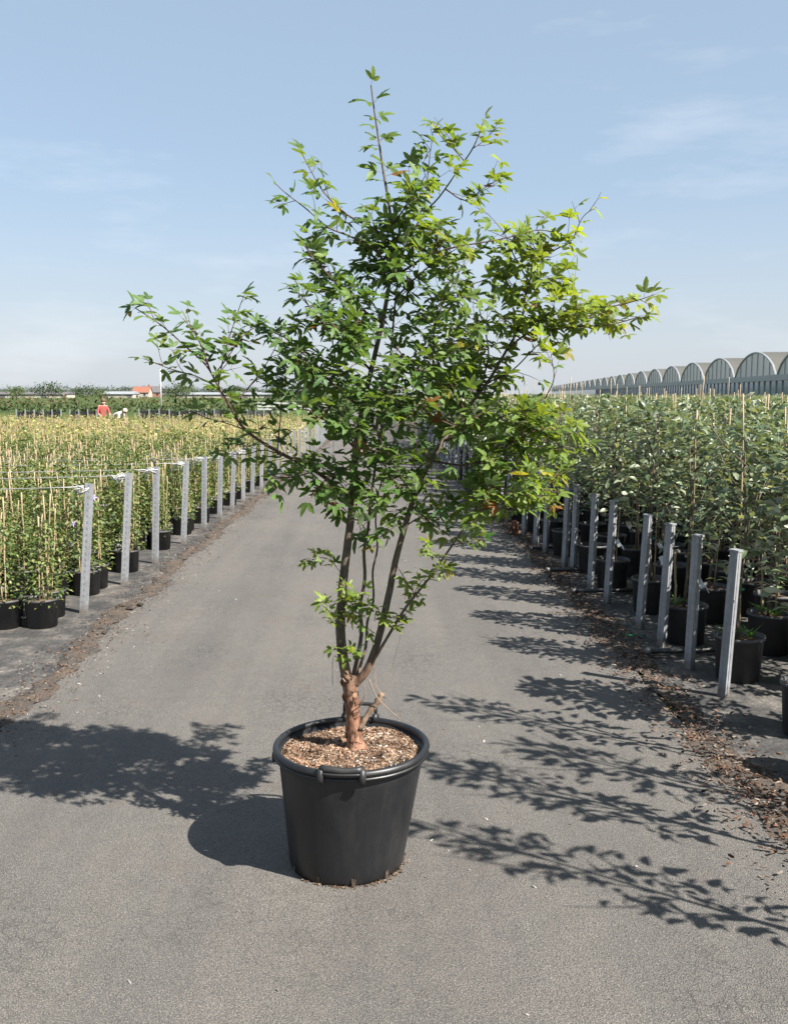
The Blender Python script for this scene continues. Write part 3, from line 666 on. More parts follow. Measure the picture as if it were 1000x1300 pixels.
def leaf_template(seed):
    r = random.Random(seed); V = []; F = []; M = []
    def addm(v, f, m):
        b0 = len(V); V.extend(v); F.extend([tuple(i + b0 for i in q) for q in f]); M.extend([m] * len(f))
    pet = 0.42
    for L_, Wd, a in ((1.05, .43, r.uniform(-.12, .12)), (.84, .40, r.uniform(.80, 1.3)), (.84, .40, -r.uniform(.80, 1.3))):
        v, f = leaflet(L_ * r.uniform(.9, 1.1), Wd, r.random(), a, pet, r.uniform(.05, .38)); addm(v, f, 0)
    w = 0.014
    addm([(0, -w, 0), (0, w, 0), (0, 0, w * 1.6), (pet + .06, -w * .7, 0), (pet + .06, w * .7, 0), (pet + .06, 0, w)], [(0, 1, 4, 3), (1, 2, 5, 4), (2, 0, 3, 5)], 1)
    return V, F, M
TMPL = [leaf_template(i) for i in range(6)]
def leaf_tint(p):
    """deep green; outer right paler from painted-in sunlight and real yellowing, low young tuft paler"""
    x, y = topx(p); g = random.uniform(0.78, 1.25); u = random.random()
    yel = max(0.0, min(1.0, (x - 500) / 220)) * (0.6 if y > 460 else 0.9) + (0.22 if y < 330 else 0.0) + (0.15 if x < 330 else 0.0)  # rightward rise paints the sunlit glow into the leaf colour, besides real yellowing
    if y > 690: yel = 0.75
    if u < 0.004: return (0.16, 0.07, 0.025)
    k = max(0.0, min(1.0, yel * 0.75 + random.gauss(0, 0.17))); a = np.array((0.058, 0.108, 0.030)); b_ = np.array((0.165, 0.215, 0.034))
    if u > 1 - 0.07 * yel: return tuple(np.array((0.19, 0.18, 0.028)) * g)
    return tuple((a * (1 - k) + b_ * k) * g)
# keep the pieces that show largest as single leaves: nearest first, and those on the outline
def score(l):
    p = l[0] + l[1] * l[3]; x, y = topx(p); return (p.y - TY) - (0.22 if not inside(x, y, CROWN) else 0) - l[3] * 1.5
random.shuffle(leaves); leaves.sort(key=score)
tint_classes = [leaf_tint(W(x, 480)) for x in (450, 450, 600, 680)]
single, rest = leaves[:300], leaves[300:]
leafmeshes = {}
def single_mesh(ti, tint):
    tint = tuple(round(c / .02) * .02 + .004 for c in tint); key = (ti, tuple(round(c, 3) for c in tint))
    if key not in leafmeshes:
        leafmeshes[key] = inst_mesh('leaf', TMPL[ti], np.eye(3)[None], np.zeros((1, 3)), np.array([tint]), [M_LEAF, M_PET], True)
    return leafmeshes[key]
for i, (p, d, u, s) in enumerate(single):
    o = link('leaf', single_mesh(i % 6, leaf_tint(p)), tree)
    Rm = frames(np.array([d]), np.array([u]), [s])[0]
    M4 = Matrix(Rm.tolist()).to_4x4(); M4.translation = p - TO; o.matrix_local = M4
for ti in range(1):
    pass
Vs = []
def multi(name, items, parent):
    """joined leaves using all the leaf shapes"""
    parts = []
    for ti in range(6):
        it = items[ti::6]
        D = np.array([l[1] for l in it]); U = np.array([l[2] for l in it]); S = np.array([l[3] for l in it]); P_ = np.array([l[0] - TO for l in it])
        T_ = np.array([leaf_tint(l[0]) for l in it])
        me = inst_mesh('tmp', TMPL[ti], frames(D, U, S), P_, T_, [M_LEAF, M_PET], True); parts.append(link(name, me))
    with bpy.context.temp_override(active_object=parts[0], selected_editable_objects=parts, object=parts[0], selected_objects=parts):
        bpy.ops.object.join()
    parts[0].data.name = name; parts[0].parent = parent; return parts[0]
tag(multi('foliage', rest, tree), kind='stuff')
print('maple leaves', len(leaves))
# hanging dead leaves, brown
DRYT = (0.20, 0.085, 0.035)
for px, py in ((415, 640), (424, 645), (456, 566), (462, 572), (452, 575)):
    o = link('dead_leaf', inst_mesh('dead_leaf', leaf_template(40 + px), np.eye(3)[None], np.zeros((1, 3)), np.array([DRYT]), [M_LEAF, M_PET], True), tree)
    Rm = frames(np.array([[random.uniform(-.3, .3), random.uniform(-.3, .3), -1.0]]), np.array([[random.uniform(-1, 1), -1, 0.1]]), [0.033])[0]
    M4 = Matrix(Rm.tolist()).to_4x4(); M4.translation = W(px, py - 12, -.12) - TO; o.matrix_local = M4
    o['label'] = 'shrivelled brown leaf hanging on the twig'
# cut stub and dry twigs at the foot
m = MB(); Q = smooth_path([W(456, 926, -.01), W(466, 908, -.01), W(478, 893, -.01), W(485, 880, -.01)]); m.tube([q - TO for q in Q], [.014, .012, .011, .011, .0095, .0095, .013, .010, .009, .0125, .009, .009, .010], 10, wob=.22); m.build('cut_stub', M_DRY, tree)
for P, r in (([(468, 862, -.03), (476, 882, -.03), (490, 898, -.04), (509, 914, -.05)], .0028), ([(446, 905, -.03), (458, 895, -.05), (463, 882, -.06), (463, 870, -.06)], .0028),
             ([(488, 884, -.01), (478, 872, .0), (475, 850, .02), (473, 838, .02)], .0020), ([(490, 888, 0), (494, 868, .02), (500, 838, .04), (509, 806, .05)], .0009),
             ([(441, 856, -.02), (434, 842, -.03), (423, 834, -.04), (422, 870, -.05)], .0018), ([(438, 866, -.03), (432, 858, -.04)], .004)):
    m = MB(); Q = smooth_path([W(*p) for p in P]); m.tube([q - TO for q in Q], [r * (1 - .5 * i / len(Q)) for i in range(len(Q))], 5); m.build('dry_twig', M_DRY, tree)

# ------------------------------------------------------------------ left bed: climbers in pots with canes, steel posts and wires
def make_post(h, w=0.062, d=0.030):
    b = MB(); t = 0.004
    b.box((0, 0, h / 2 - 0.1), (w, t, h + 0.2)); b.box((-w / 2 + t / 2, d / 2 + t / 2, h / 2 - 0.1), (t, d, h + 0.2)); b.box((w / 2 - t / 2, d / 2 + t / 2, h / 2 - 0.1), (t, d, h + 0.2))
    for i in range(int(h / 0.05)): b.box((0, -0.0026, 0.04 + i * 0.05), (0.012, 0.002, 0.02), 1)
    return b
def make_tube_post(h):
    b = MB(); b.box((0, 0, h / 2 - .1), (.050, .046, h + .2)); b.box((0, 0, h + .006), (.060, .056, .012)); b.box((.0265, 0, h / 2), (.003, .012, h - .02)); return b
def post(x, y, h, rz, lean, label, group, tape=False, tube=False):
    o = empty('steel_post', (x, y, 0), rz); o.rotation_euler = (0, lean, rz)
    if tube: make_tube_post(h).build('tube', M_GALV, o, False)
    else: make_post(h).build('channel', [M_GALV, M_PERF], o, False)
    if tape:
        t = MB(); zz = h - 0.03
        for k in range(9):
            a = random.uniform(0, 6.28); r = random.uniform(.02, .035)
            t.tube([(r * math.cos(a), r * math.sin(a) * .7 + .012, zz + random.uniform(-.03, .02)), (-.04 - random.uniform(0, .07), random.uniform(-.03, .03), zz + random.uniform(-.05, .03)), (-.06 - random.uniform(0, .13), random.uniform(-.03, .03), zz - random.uniform(.0, .13))], random.uniform(.002, .006), 4)
        t.build('tie_tape', M_WHITE, o)
    return tag(o, label, 'post', group)
M_PERF = simple('punched_slot', (0.25, 0.262, 0.28), (0.31, 0.322, 0.34), 30, 0.6, 0.3)
LY = [7.45, 8.58, 9.68, 10.98, 12.14, 13.23, 14.23, 15.28, 16.2]
while LY[-1] < 36: LY.append(LY[-1] + 1.12)
LH = {0: 1.05, 1: 1.04, 2: 1.01, 3: 0.98, 4: 0.95, 5: 0.90, 6: 0.88}
for i, y in enumerate(LY):
    h = LH.get(i, 0.86); rz = random.uniform(-.12, .12)
    lab = ('pale steel post with white tape just before the violet flowering climber', 'pale steel post with white tape beside the violet flowering climber', 'pale steel post with a black clip, first past the violet flowers', 'pale taped steel post between the two posts with black clips', 'pale taped steel post just before the second black clip', 'pale taped steel post carrying the second black clip')[i] if i < 6 else 'pale galvanised steel post further along the left roadside row'
    o = post(left_row(y), y, h, rz, R(random.uniform(1.2, 5.2)) if i < 8 else R(random.uniform(0, 4)), lab, 'posts on the left near the pot tree' if i < 6 else 'posts further along the left row', i < 8)
    if i in (2, 5):
        m = MB(); m.tube([(-.01, .02, h - .02), (-.03, .02, h + .05), (-.05, .01, h + .075)], [.010, .012, .006], 5)
        m.build('black_clip', M_BLACK, o)
    xe = -0.43 * y - 2.0
    for zz in (h - 0.03,):
        w = MB(); n = 10
        w.tube([(left_row(y) + 0.05 + (xe - left_row(y)) * t / n, y + .01, zz - 0.03 * math.sin(math.pi * t / n)) for t in range(n + 1)], 0.0036, 4)
        tag(w.build('wire', M_WIRE), 'thin galvanised wire strung along a row of potted climbers' if i % 2 else 'thin galvanised wire stretched over a climber row from a roadside post', 'wire', 'odd wires over the climber rows' if i % 2 else 'even wires over the climber rows')
# far end posts of the wires, one per row
for i, y in enumerate(LY):
    x = -0.43 * y - 2.0; post(x, y, LH.get(i, .86), 0, 0, 'galvanised end post of a climber row far from the road', 'far end posts of the climber rows')

LEAF4 = ([(0, 0, 0), (.45, .34, .07), (1, 0, -.1), (.45, -.34, .07)], [(0, 1, 2, 3)], [0])
LEAF4B = ([(0, 0, 0), (.4, .30, .08), (.4, 0, -.02), (1, 0, -.16), (.4, -.30, .08)], [(0, 2, 1), (1, 2, 3), (0, 4, 2), (4, 3, 2)], [0] * 4)
CL_T = np.array([(0.10, 0.145, 0.038), (0.072, 0.115, 0.03), (0.15, 0.185, 0.055), (0.21, 0.225, 0.085), (0.045, 0.08, 0.025)])
def climber_leaves(n, h0, h1, spread):
    P_ = np.empty((n, 3)); z = h0 + (h1 - h0) * rng.beta(1.0, 1.1, n); a = rng.uniform(0, 6.283, n); r = spread * np.sqrt(rng.uniform(0, 1, n)) * (1.05 - 0.45 * (z - h0) / (h1 - h0))
    P_[:, 0] = r * np.cos(a); P_[:, 1] = r * np.sin(a); P_[:, 2] = z
    d = np.c_[np.cos(a), np.sin(a), rng.uniform(-.7, .3, n)] + rng.normal(0, .5, (n, 3)); up = rng.normal(0, .5, (n, 3)) + np.array([0, 0, 1.0])
    return P_, d, up
clim_f = []
for v in range(6):
    n = 520; P_, d, up = climber_leaves(n, 0.20, 0.96, 0.165)
    clim_f.append(inst_mesh('climber_foliage', LEAF4B, frames(d, up, rng.uniform(.028, .052, n)), P_, CL_T[rng.integers(0, 5, n)] * rng.uniform(.8, 1.25, (n, 1)), [M_LEAF2]))
def pot_mesh(r, h, seg=20):
    b = MB(); b.lathe([(0, .003), (r * .86, 0), (r * .96, h * .92), (r * 1.03, h * .93), (r * 1.03, h), (r * .95, h), (r * .93, h * .86)], seg)
    b.lathe([(r * .94, h * .87), (r * .5, h * .90), (0.001, h * .91)], seg, 1); return b.mesh('pot', [M_POTN, M_PSOIL])
POT_S = pot_mesh(0.128, 0.215); POT_M = pot_mesh(0.150, 0.275)
def cane_mesh(h, r):
    b = MB(); k = 7; b.tube([(random.uniform(-.004, .004), random.uniform(-.004, .004), h * i / k) for i in range(k + 1)], [r * random.uniform(.9, 1.1) for i in range(k + 1)], 5); return b.mesh('cane', [M_CANE])
CANES = [cane_mesh(h, .006) for h in (.66, .73, .82)]
flower_t = MB()
for k in range(5):
    a = 2 * math.pi * k / 5
    flower_t.add([(0, 0, 0), (.022 * math.cos(a - .5), .022 * math.sin(a - .5), .004), (.05 * math.cos(a), .05 * math.sin(a), -.004), (.022 * math.cos(a + .5), .022 * math.sin(a + .5), .004)], [(0, 1, 2, 3)])
M_FLOW = simple('pale_violet_petal', (0.36, 0.28, 0.50), (0.52, 0.45, 0.64), 60, 0.6)
FLOWER = flower_t.mesh('flower', [M_FLOW], False)
def climber(x, y, i, label, group, flowers=0):
    o = empty('potted_climber', (x, y, 0), random.uniform(0, 6.28)); link('pot', POT_S, o)
    f = link('foliage', clim_f[i % 6], o); f['kind'] = 'stuff'; s = random.uniform(.76, 1.10); f.scale = (s * random.uniform(.9, 1.12), s * random.uniform(.9, 1.12), s)
    for c in range(3 if i % 3 else 4):
        a = random.uniform(0, 6.28); ob = link('cane', CANES[(i + c) % 3], o, (.06 * math.cos(a), .06 * math.sin(a), .17)); ob.rotation_euler = (random.gauss(0, .05), random.gauss(0, .05), 0)
    for c in range(flowers):
        a = random.uniform(-2.4, -.4) - o.rotation_euler.z; ob = link('flower', FLOWER, o, (.15 * math.cos(a), .15 * math.sin(a), random.uniform(.45, .85)))
        ob.rotation_euler = (R(70), random.uniform(-.4, .4), a + R(90)); ob.scale = (0.75,) * 3
    return tag(o, label, 'potted plant', group)
cand = []
for i, y in enumerate(LY):
    x = left_row(y) - 0.20; k = 0
    while x > -0.425 * y - 0.3:
        for dy in (-0.16, 0.16):
            cand.append((x + random.uniform(-.04, .04) - (0.06 if dy > 0 else 0), y + dy - .24 + random.uniform(-.04, .04), i, k))
        x -= 0.285; k += 1
cand.sort(key=lambda c: math.hypot(c[0] * .8, c[1]) + (0 if c[3] < 3 else 2.0))
for j, (x, y, i, k) in enumerate(cand[:290]):
    fl = 3 if (k == 0 and i == 1) else (1 if j in (9, 17, 30, 55) else 0)
    if fl: lab, g = ('leafy climber in a black pot with pale violet flowers, left bed', 'flowering potted climbers')
    elif i < 6: lab, g = 'leafy caned climber, black pot, wire row tied to ' + ('the post before the violet flowers', 'the post beside the violet flowers', 'the post with the first black clip', 'the post between the black clips', 'the post before the second clip', 'the post with the second black clip')[i], 'potted climbers in the nearer wire rows'
    elif k == 0: lab, g = ('leafy climber on bamboo canes in a black pot at the roadside end of its row', 'potted climbers at the row ends')
    else: lab, g = ('leafy climber on bamboo canes in a small black pot inside the left bed', 'potted climbers inside the left bed')
    climber(x, y, j, lab, g, fl)
# the rest of the climbers: past the three hundred nearest, one mass
restc = cand[290:]; b_cane = MB(); LP, LD, LU, LS, LT = [], [], [], [], []
for (x, y, i, k) in restc:
    n = 60 if y < 22 else 34; P_, d, up = climber_leaves(n, 0.25, random.uniform(.84, 1.06), 0.17); P_[:, 0] += x; P_[:, 1] += y
    LP.append(P_); LD.append(d); LU.append(up); LS.append(rng.uniform(.05, .095, n)); LT.append(CL_T[rng.integers(0, 5, n)] * rng.uniform(.9, 1.4, (n, 1)) * np.array([1.75, 1.45, 1.6]))
    for c in range(2):
        a = random.uniform(0, 6.28); xx, yy = x + .06 * math.cos(a), y + .06 * math.sin(a)
        b_cane.tube([(xx, yy, .0), (xx + random.gauss(0, .03), yy + random.gauss(0, .03), random.uniform(.80, 1.04))], .0062, 3, cap=False, t=(1.15, 1.12, 1.05))
far = empty('climber_mass', (0, -0.0, 0)); tag(far, 'mass of pale green potted climbers on canes filling the far left bed', 'potted plants', kind='stuff')
f = link('foliage', inst_mesh('far_foliage', LEAF4, frames(np.concatenate(LD), np.concatenate(LU), np.concatenate(LS)), np.concatenate(LP), np.concatenate(LT), [M_LEAF2]), far); f['kind'] = 'stuff'
o = b_cane.build('canes', M_CANE, far); o['kind'] = 'stuff'

# ------------------------------------------------------------------ right bed: saplings in bigger pots
RPY = [5.25, 5.8, 6.34, 6.83, 7.72, 8.26, 9.14, 9.30, 10.21, 10.76, 11.49, 12.72, 13.3]
while RPY[-1] < 34: RPY.append(RPY[-1] + random.uniform(.55, .95))
for i, y in enumerate(RPY):
    x = right_row(y) + (0.05 if i == 6 else 0)
    post(x, y, 0.86, random.uniform(-1.02, -.85), R(random.uniform(1.2, 3.2)), ('grey right row post, third one before the green strap', 'grey right row post, second one before the green strap', 'shaded steel post right beside the green strap and black pipe', 'shaded steel post, first past the green strap', 'shaded steel post, second past the green strap', 'shaded steel post beside the second black pipe with pale end', 'nearer of two shaded steel posts standing close together', 'farther of two shaded steel posts standing close together', 'shaded steel post, first past the close pair', 'shaded steel post, second past the close pair')[i] if i < 10 else 'shaded grey steel post further along the right roadside row', 'near posts along the right row' if i < 10 else 'far posts along the right row', tube=True)
def blade():
    V = []; F = []; ts = [0, .22, .5, .78, 1.0]; w = [.03, .17, .23, .15, 0]
    for i, t in enumerate(ts): V.append((t, 0, .10 * math.sin(t * 2.6) - .28 * t * t))
    n = 5
    for sg in (1, -1):
        for i, t in enumerate(ts): V.append((t, sg * w[i], .10 * math.sin(t * 2.6) - .28 * t * t + .35 * w[i]))
    for i in range(n - 1): F += [(i, i + 1, n + i + 1, n + i), (i + 1, i, 2 * n + i, 2 * n + i + 1)]
    return V, F, [0] * len(F)
BLADE = blade()
SP_T = np.array([(0.092, 0.13, 0.058), (0.125, 0.16, 0.082), (0.062, 0.098, 0.044), (0.19, 0.22, 0.14), (0.28, 0.305, 0.225)])
def sapling_leaves(n, h0, h1, spread):
    z = h0 + (h1 - h0) * rng.beta(1.35, 1.05, n); a = rng.uniform(0, 6.283, n)
    u = (z - h0) / (h1 - h0); r = spread * (0.35 + 0.9 * np.sin(np.pi * np.clip(u * .8 + .15, 0, 1))) * np.sqrt(rng.uniform(0.02, 1, n)) * 0.8
    P_ = np.c_[r * np.cos(a), r * np.sin(a), z]
    d = np.c_[np.cos(a), np.sin(a), rng.uniform(-.2, .9, n)] + rng.normal(0, .35, (n, 3)); up = rng.normal(0, .4, (n, 3)) + np.array([0, 0, 1.0])
    return P_, d, up
n = 210; P_, d, up = sapling_leaves(n, 0.62, 1.72, 0.17)
WHIP = inst_mesh('whip_foliage', BLADE, frames(d, up, rng.uniform(.055, .09, n)), P_, SP_T[rng.integers(0, 4, n)], [M_LEAF3], True)
sap_f, sap_s = [], []
for v in range(7):
    n = 400; P_, d, up = sapling_leaves(n, 0.66, 1.72, 0.27)
    T_ = SP_T[rng.choice(5, n, p=[.32, .28, .22, .12, .06])] * rng.uniform(.8, 1.2, (n, 1))
    sap_f.append(inst_mesh('sapling_foliage', BLADE, frames(d, up, rng.uniform(.055, .092, n)), P_, T_, [M_LEAF3], True))
    b = MB(); P0 = [(random.gauss(0, .012), random.gauss(0, .012), z) for z in (.22, .5, .8, 1.1, 1.4, 1.68)]; b.tube(P0, [.011, .010, .009, .007, .005, .002], 6)
    for k in range(13):
        z = random.uniform(.72, 1.5); a = random.uniform(0, 6.28); ln = random.uniform(.14, .30)
        b.tube([(0, 0, z), (ln * .6 * math.cos(a), ln * .6 * math.sin(a), z + ln * .55), (ln * math.cos(a), ln * math.sin(a), z + ln * 1.15)], [.0045, .0035, .0015], 4)
    sap_s.append(b.mesh('stem', [M_SAPB]))
BIGC = [cane_mesh(h, .0052) for h in (1.62, 1.74, 1.50)]
SHORTC = cane_mesh(.42, .008)
tm = MB(); tm.lathe([(.017, 0), (.017, .012)], 8); TIE = tm.mesh('tie', [M_GREENT])
lm = MB(); lm.box((0, 0, 0), (.035, .001, .075)); lm.box((.02, 0, -.06), (.006, .001, .06)); LABELM = lm.mesh('plant_label', [M_WHITE], False)
wd = MB()
for k in range(9):
    a = k * .7 + .2; wd.add([(0, 0, 0), (.04 * math.cos(a - .2), .04 * math.sin(a - .2), .05), (.10 * math.cos(a), .10 * math.sin(a), .05 + .02 * (k % 3)), (.04 * math.cos(a + .2), .04 * math.sin(a + .2), .045)], [(0, 1, 2, 3)], t=(.07, .16, .03))
WEED = wd.mesh('weed', [M_LEAF2])
def sapling(x, y, i, label, group, sc=1.0, lab=False, weed=False, whip=False):
    o = empty('potted_sapling', (x, y, 0), random.uniform(0, 6.28)); link('pot', POT_M, o)
    f = link('foliage', WHIP if whip else sap_f[i % 7], o); f['kind'] = 'stuff'; f.scale = (random.uniform(.9, 1.1), random.uniform(.9, 1.1), sc)
    s = link('stem', sap_s[i % 7], o); s.scale = (1, 1, sc)
    c = link('cane', BIGC[i % 3], o, (.03, .012, .22)); c.rotation_euler = (random.gauss(0, .025), random.gauss(0, .025), 0); c.scale = (1, 1, sc * random.uniform(.95, 1.03))
    link('tie', TIE, o, (.018, .006, random.uniform(.5, .6)))
    if i % 3 == 0: c = link('cane', SHORTC, o, (-.06, .04, .22)); c.rotation_euler = (random.gauss(0, .1), random.gauss(0, .1), 0)
    if lab: q = link('plant_label', LABELM, o, (0.08, -0.05, .43)); q.rotation_euler = (R(-35), R(-30), -o.rotation_euler.z - .3)
    if weed: link('weed', WEED, o, (.04, -.05, .25)); link('weed', WEED, o, (-.06, .03, .25))
    return tag(o, label, 'potted tree', group)
sc_ = []
for j in range(0, 9):
    y = 4.65 - j * .27 if j < 2 else 4.5 + (j % 2) * .22
    while y < (34 if j < 3 else 26):
        x = right_row(y) + 0.24 + j * 0.40
        if x < 0.46 * y + 0.9: sc_.append((x + random.uniform(-.05, .05), y + random.uniform(-.06, .06), j))
        y += 0.90 if j < 2 else 0.46
sc_.sort(key=lambda c: c[1] + c[2] * 1.6)
for i, (x, y, j) in enumerate(sc_[:290]):
    lab_ = (j == 0 and 6 < y < 12 and int(y * 10) % 2 == 0) or i in (2, 9, 14); wee = i in (1, 3, 6, 12)
    if lab_: L_, g = 'grey green sapling in a black pot with a white plastic label', 'labelled saplings'
    elif j == 0 and y < 11: L_, g = 'grey green staked sapling in a black pot nearest ' + ('the third post before the green strap', 'the second post before the green strap', 'the post beside the green strap', 'the first post past the green strap', 'the second post past the strap', 'the second irrigation pipe', 'the close pair of posts', 'the close pair of posts', 'the first post past the close pair', 'the second post past the close pair')[min(range(10), key=lambda q_: abs(RPY[q_] - y))], 'saplings behind the near posts'
    elif j == 0: L_, g = 'grey green staked sapling in a black pot just behind the right hand posts', 'front row of saplings'
    else: L_, g = 'grey green staked sapling in a black pot deeper inside the right bed', 'inner rows of saplings'
    sapling(x, y, i, L_, g, random.uniform(.84, 1.0), lab_, wee)
# taller saplings of the same row beside the camera: their shadows cross the road
for i, (x, y, sc) in enumerate([(2.10, 2.37, 1.30), (2.12, 3.05, 1.32), (2.12, 4.02, 1.27), (2.5, 3.3, 1.25)]):
    sapling(x, y, i + 3, 'tall narrow staked sapling in a black pot beside the road, casting its shadow across', 'tall saplings beside the road', sc, whip=True)
# the saplings behind them as one mass
LP, LD, LU, LS, LT = [], [], [], [], []; b_cane = MB()
rest_s = sc_[290:]
for j in range(9, 40):
    y = 5.0
    while y < 60:
        x = right_row(y) + .24 + j * .62
        if x < .46 * y + .5 and y > 14: rest_s.append((x + random.uniform(-.1, .1), y + random.uniform(-.1, .1), j))
        y += 1.0
for y in np.arange(26, 58, .7):
    for j in range(9): rest_s.append((right_row(y) + .24 + j * .45, y, j))
for (x, y, j) in rest_s:
    n = 55; P_, d, up = sapling_leaves(n, .7, 1.64 * random.uniform(.92, 1.03), .30); P_[:, 0] += x; P_[:, 1] += y
    LP.append(P_); LD.append(d); LU.append(up); LS.append(rng.uniform(.10, .17, n)); LT.append(SP_T[rng.choice(5, n, p=[.28, .28, .2, .14, .10])] * rng.uniform(.85, 1.25, (n, 1)))
    b_cane.tube([(x, y, 0), (x + random.gauss(0, .03), y + random.gauss(0, .03), random.uniform(1.40, 1.80))], .0055, 3, cap=False)
far = empty('sapling_mass'); tag(far, 'mass of grey green saplings on canes filling the back of the right bed', 'potted trees', kind='stuff')
f = link('foliage', inst_mesh('far_saplings', BLADE, frames(np.concatenate(LD), np.concatenate(LU), np.concatenate(LS)), np.concatenate(LP), np.concatenate(LT), [M_LEAF3], True), far); f['kind'] = 'stuff'
o = b_cane.build('canes', M_CANE, far); o['kind'] = 'stuff'
print('saplings rest', len(rest_s), 'climbers rest', len(restc))

# irrigation pipes lying across the right verge
for x0, x1, y, lab in ((1.86, 2.6, 6.1, 'black irrigation pipe on the ground in front of the steel post row'), (1.78, 2.5, 8.05, 'black irrigation pipe with pale end beside a right hand post'), (1.74, 2.4, 9.05, 'short black irrigation pipe with pale end crossing the brown litter'), (1.80, 2.4, 10.4, 'black irrigation pipe far along the right bark litter')):
    o = empty('irrigation_pipe', (x0, y, 0.03)); m = MB(); m.tube([(0, 0, 0), ((x1 - x0) * .5, .02, 0), (x1 - x0, .06, 0)], .019, 10); m.build('pipe', M_BLACK, o)
    m = MB(); m.tube([(-.012, 0, 0), (.02, 0, 0)], .024, 10); m.build('end_collar', M_GALV, o); tag(o, lab, 'pipe')
m = MB()
for k in range(4): m.box((.03 * k, .004 * (k % 2), 0), (.05, .012, .004), rz=.2 * (k - 1.5))
tag(m.build('green_strap', M_GREENT, None, False, (1.86, 6.55, .024)), 'green plastic strap lying on the right verge', 'strap')
# reddish dead plant in the verge
m = MB()
for k in range(60):
    a = random.uniform(0, 6.28); z = random.uniform(0, .16); r = .07 * (1 - z / .22)
    c = Vector((r * math.cos(a), r * math.sin(a), z)); d = rv() * .03; m.add([c - d, c + d.orthogonal() * .5, c + d, c - d.orthogonal() * .5], [(0, 1, 2, 3)], 0, (1, 1, 1))
m.tube([(0, 0, -.01), (.01, 0, .15)], .004, 4)
M_RUST = simple('dead_foliage', (0.20, 0.085, 0.05), (0.32, 0.16, 0.10), 60, 0.9)
tag(m.build('dead_plant', M_RUST, None, False, (1.80, 11.6, .01)), 'rusty brown dead plant growing in the right road verge', 'plant')

# ------------------------------------------------------------------ greenhouse on the right
M_POLY = simple('translucent_cladding', (0.62, 0.65, 0.67), (0.70, 0.72, 0.74), 0.3, 0.35)
M_POLYR = simple('roof_film', (0.24, 0.222, 0.19), (0.275, 0.255, 0.22), 0.3, 0.4)
for m_ in (M_POLY, M_POLYR):
    n_ = m_.node_tree; tr_ = n_.nodes.new('ShaderNodeBsdfTranslucent'); tr_.inputs['Color'].default_value = (0.52, 0.54, 0.55, 1); mx_ = n_.nodes.new('ShaderNodeMixShader'); mx_.inputs['Fac'].default_value = 0.5
    n_.links.new(n_.nodes['Principled BSDF'].outputs['BSDF'], mx_.inputs[1]); n_.links.new(tr_.outputs['BSDF'], mx_.inputs[2]); n_.links.new(mx_.outputs['Shader'], n_.nodes['Material Output'].inputs['Surface'])
M_GFRAME = simple('greenhouse_frame', (0.46, 0.48, 0.50), (0.52, 0.54, 0.56), 1, 0.5, 0.3)
m_, n_, b_, Lk_ = newmat('greenhouse_glass'); b_.inputs['Base Color'].default_value = (0.15, 0.21, 0.27, 1); b_.inputs['Roughness'].default_value = 0.12; b_.inputs['Specular IOR Level'].default_value = 0.9; M_GGLASS = m_
ga = math.atan(0.143); GX0, GY0 = 42.6, 133.0; BAY = 15.0; EAVE, RISE = 2.9, 2.2
gh = empty('greenhouse', (GX0, GY0, 0), -ga)      # local +y runs along the front, +x goes away from the road
tag(gh, 'long multi span greenhouse with arched bays behind the right hand saplings', 'greenhouse')
arc = [(-BAY / 2 + .25 + (BAY - .5) * i / 14, EAVE + .5 + RISE * math.sin(math.pi * i / 14) ** .62) for i in range(15)]
b = MB(); b.add([(0, y, z) for y, z in arc] + [(0.12, y, z) for y, z in arc], [tuple(range(15))[::-1]]); ENDP = b.mesh('end_panel', [M_POLY], False)
b = MB(); b.add([(0.0, y, z + .06) for y, z in arc] + [(40, y, z + .06) for y, z in arc], [(i, i + 1, 16 + i, 15 + i) for i in range(14)]); ROOFP = b.mesh('roof_span', [M_POLYR])
b = MB()
b.tube([(-.05, y, z) for y, z in arc], .10, 5)
for i in range(2, 14, 2): b.box((-.04, arc[i][0], (EAVE + .5 + arc[i][1]) / 2), (.08, .07, arc[i][1] - EAVE - .5))
RIB = b.mesh('end_rib', [M_GFRAME], False)
b = MB(); b.box((-.06, 0, EAVE + .25), (.3, BAY, .5)); GUT = b.mesh('gutter_beam', [M_GFRAME], False)
b = MB(); b.box((0, 0, EAVE / 2), (.05, 1.78, EAVE)); PANE = b.mesh('pane', [M_GGLASS], False)
b = MB(); b.box((-.05, 0, EAVE / 2), (.12, .12, EAVE)); MULL = b.mesh('mullion', [M_GFRAME], False)
for k in range(-5, 24):
    y = k * BAY
    link('end_panel', ENDP, gh, (0, y, 0)); link('roof_span', ROOFP, gh, (0.05, y, 0)); link('end_rib', RIB, gh, (0, y, 0)); link('gutter_beam', GUT, gh, (0, y, 0))
    if k < 8:
        for q in range(8): link('pane', PANE, gh, (0, y - BAY / 2 + (q + .5) * BAY / 8, 0)); link('mullion', MULL, gh, (0, y - BAY / 2 + q * BAY / 8, 0))
    else:
        w_ = link('wall_glass', PANE, gh, (0, y, 0)); w_.scale = (1, BAY / 1.78, 1)

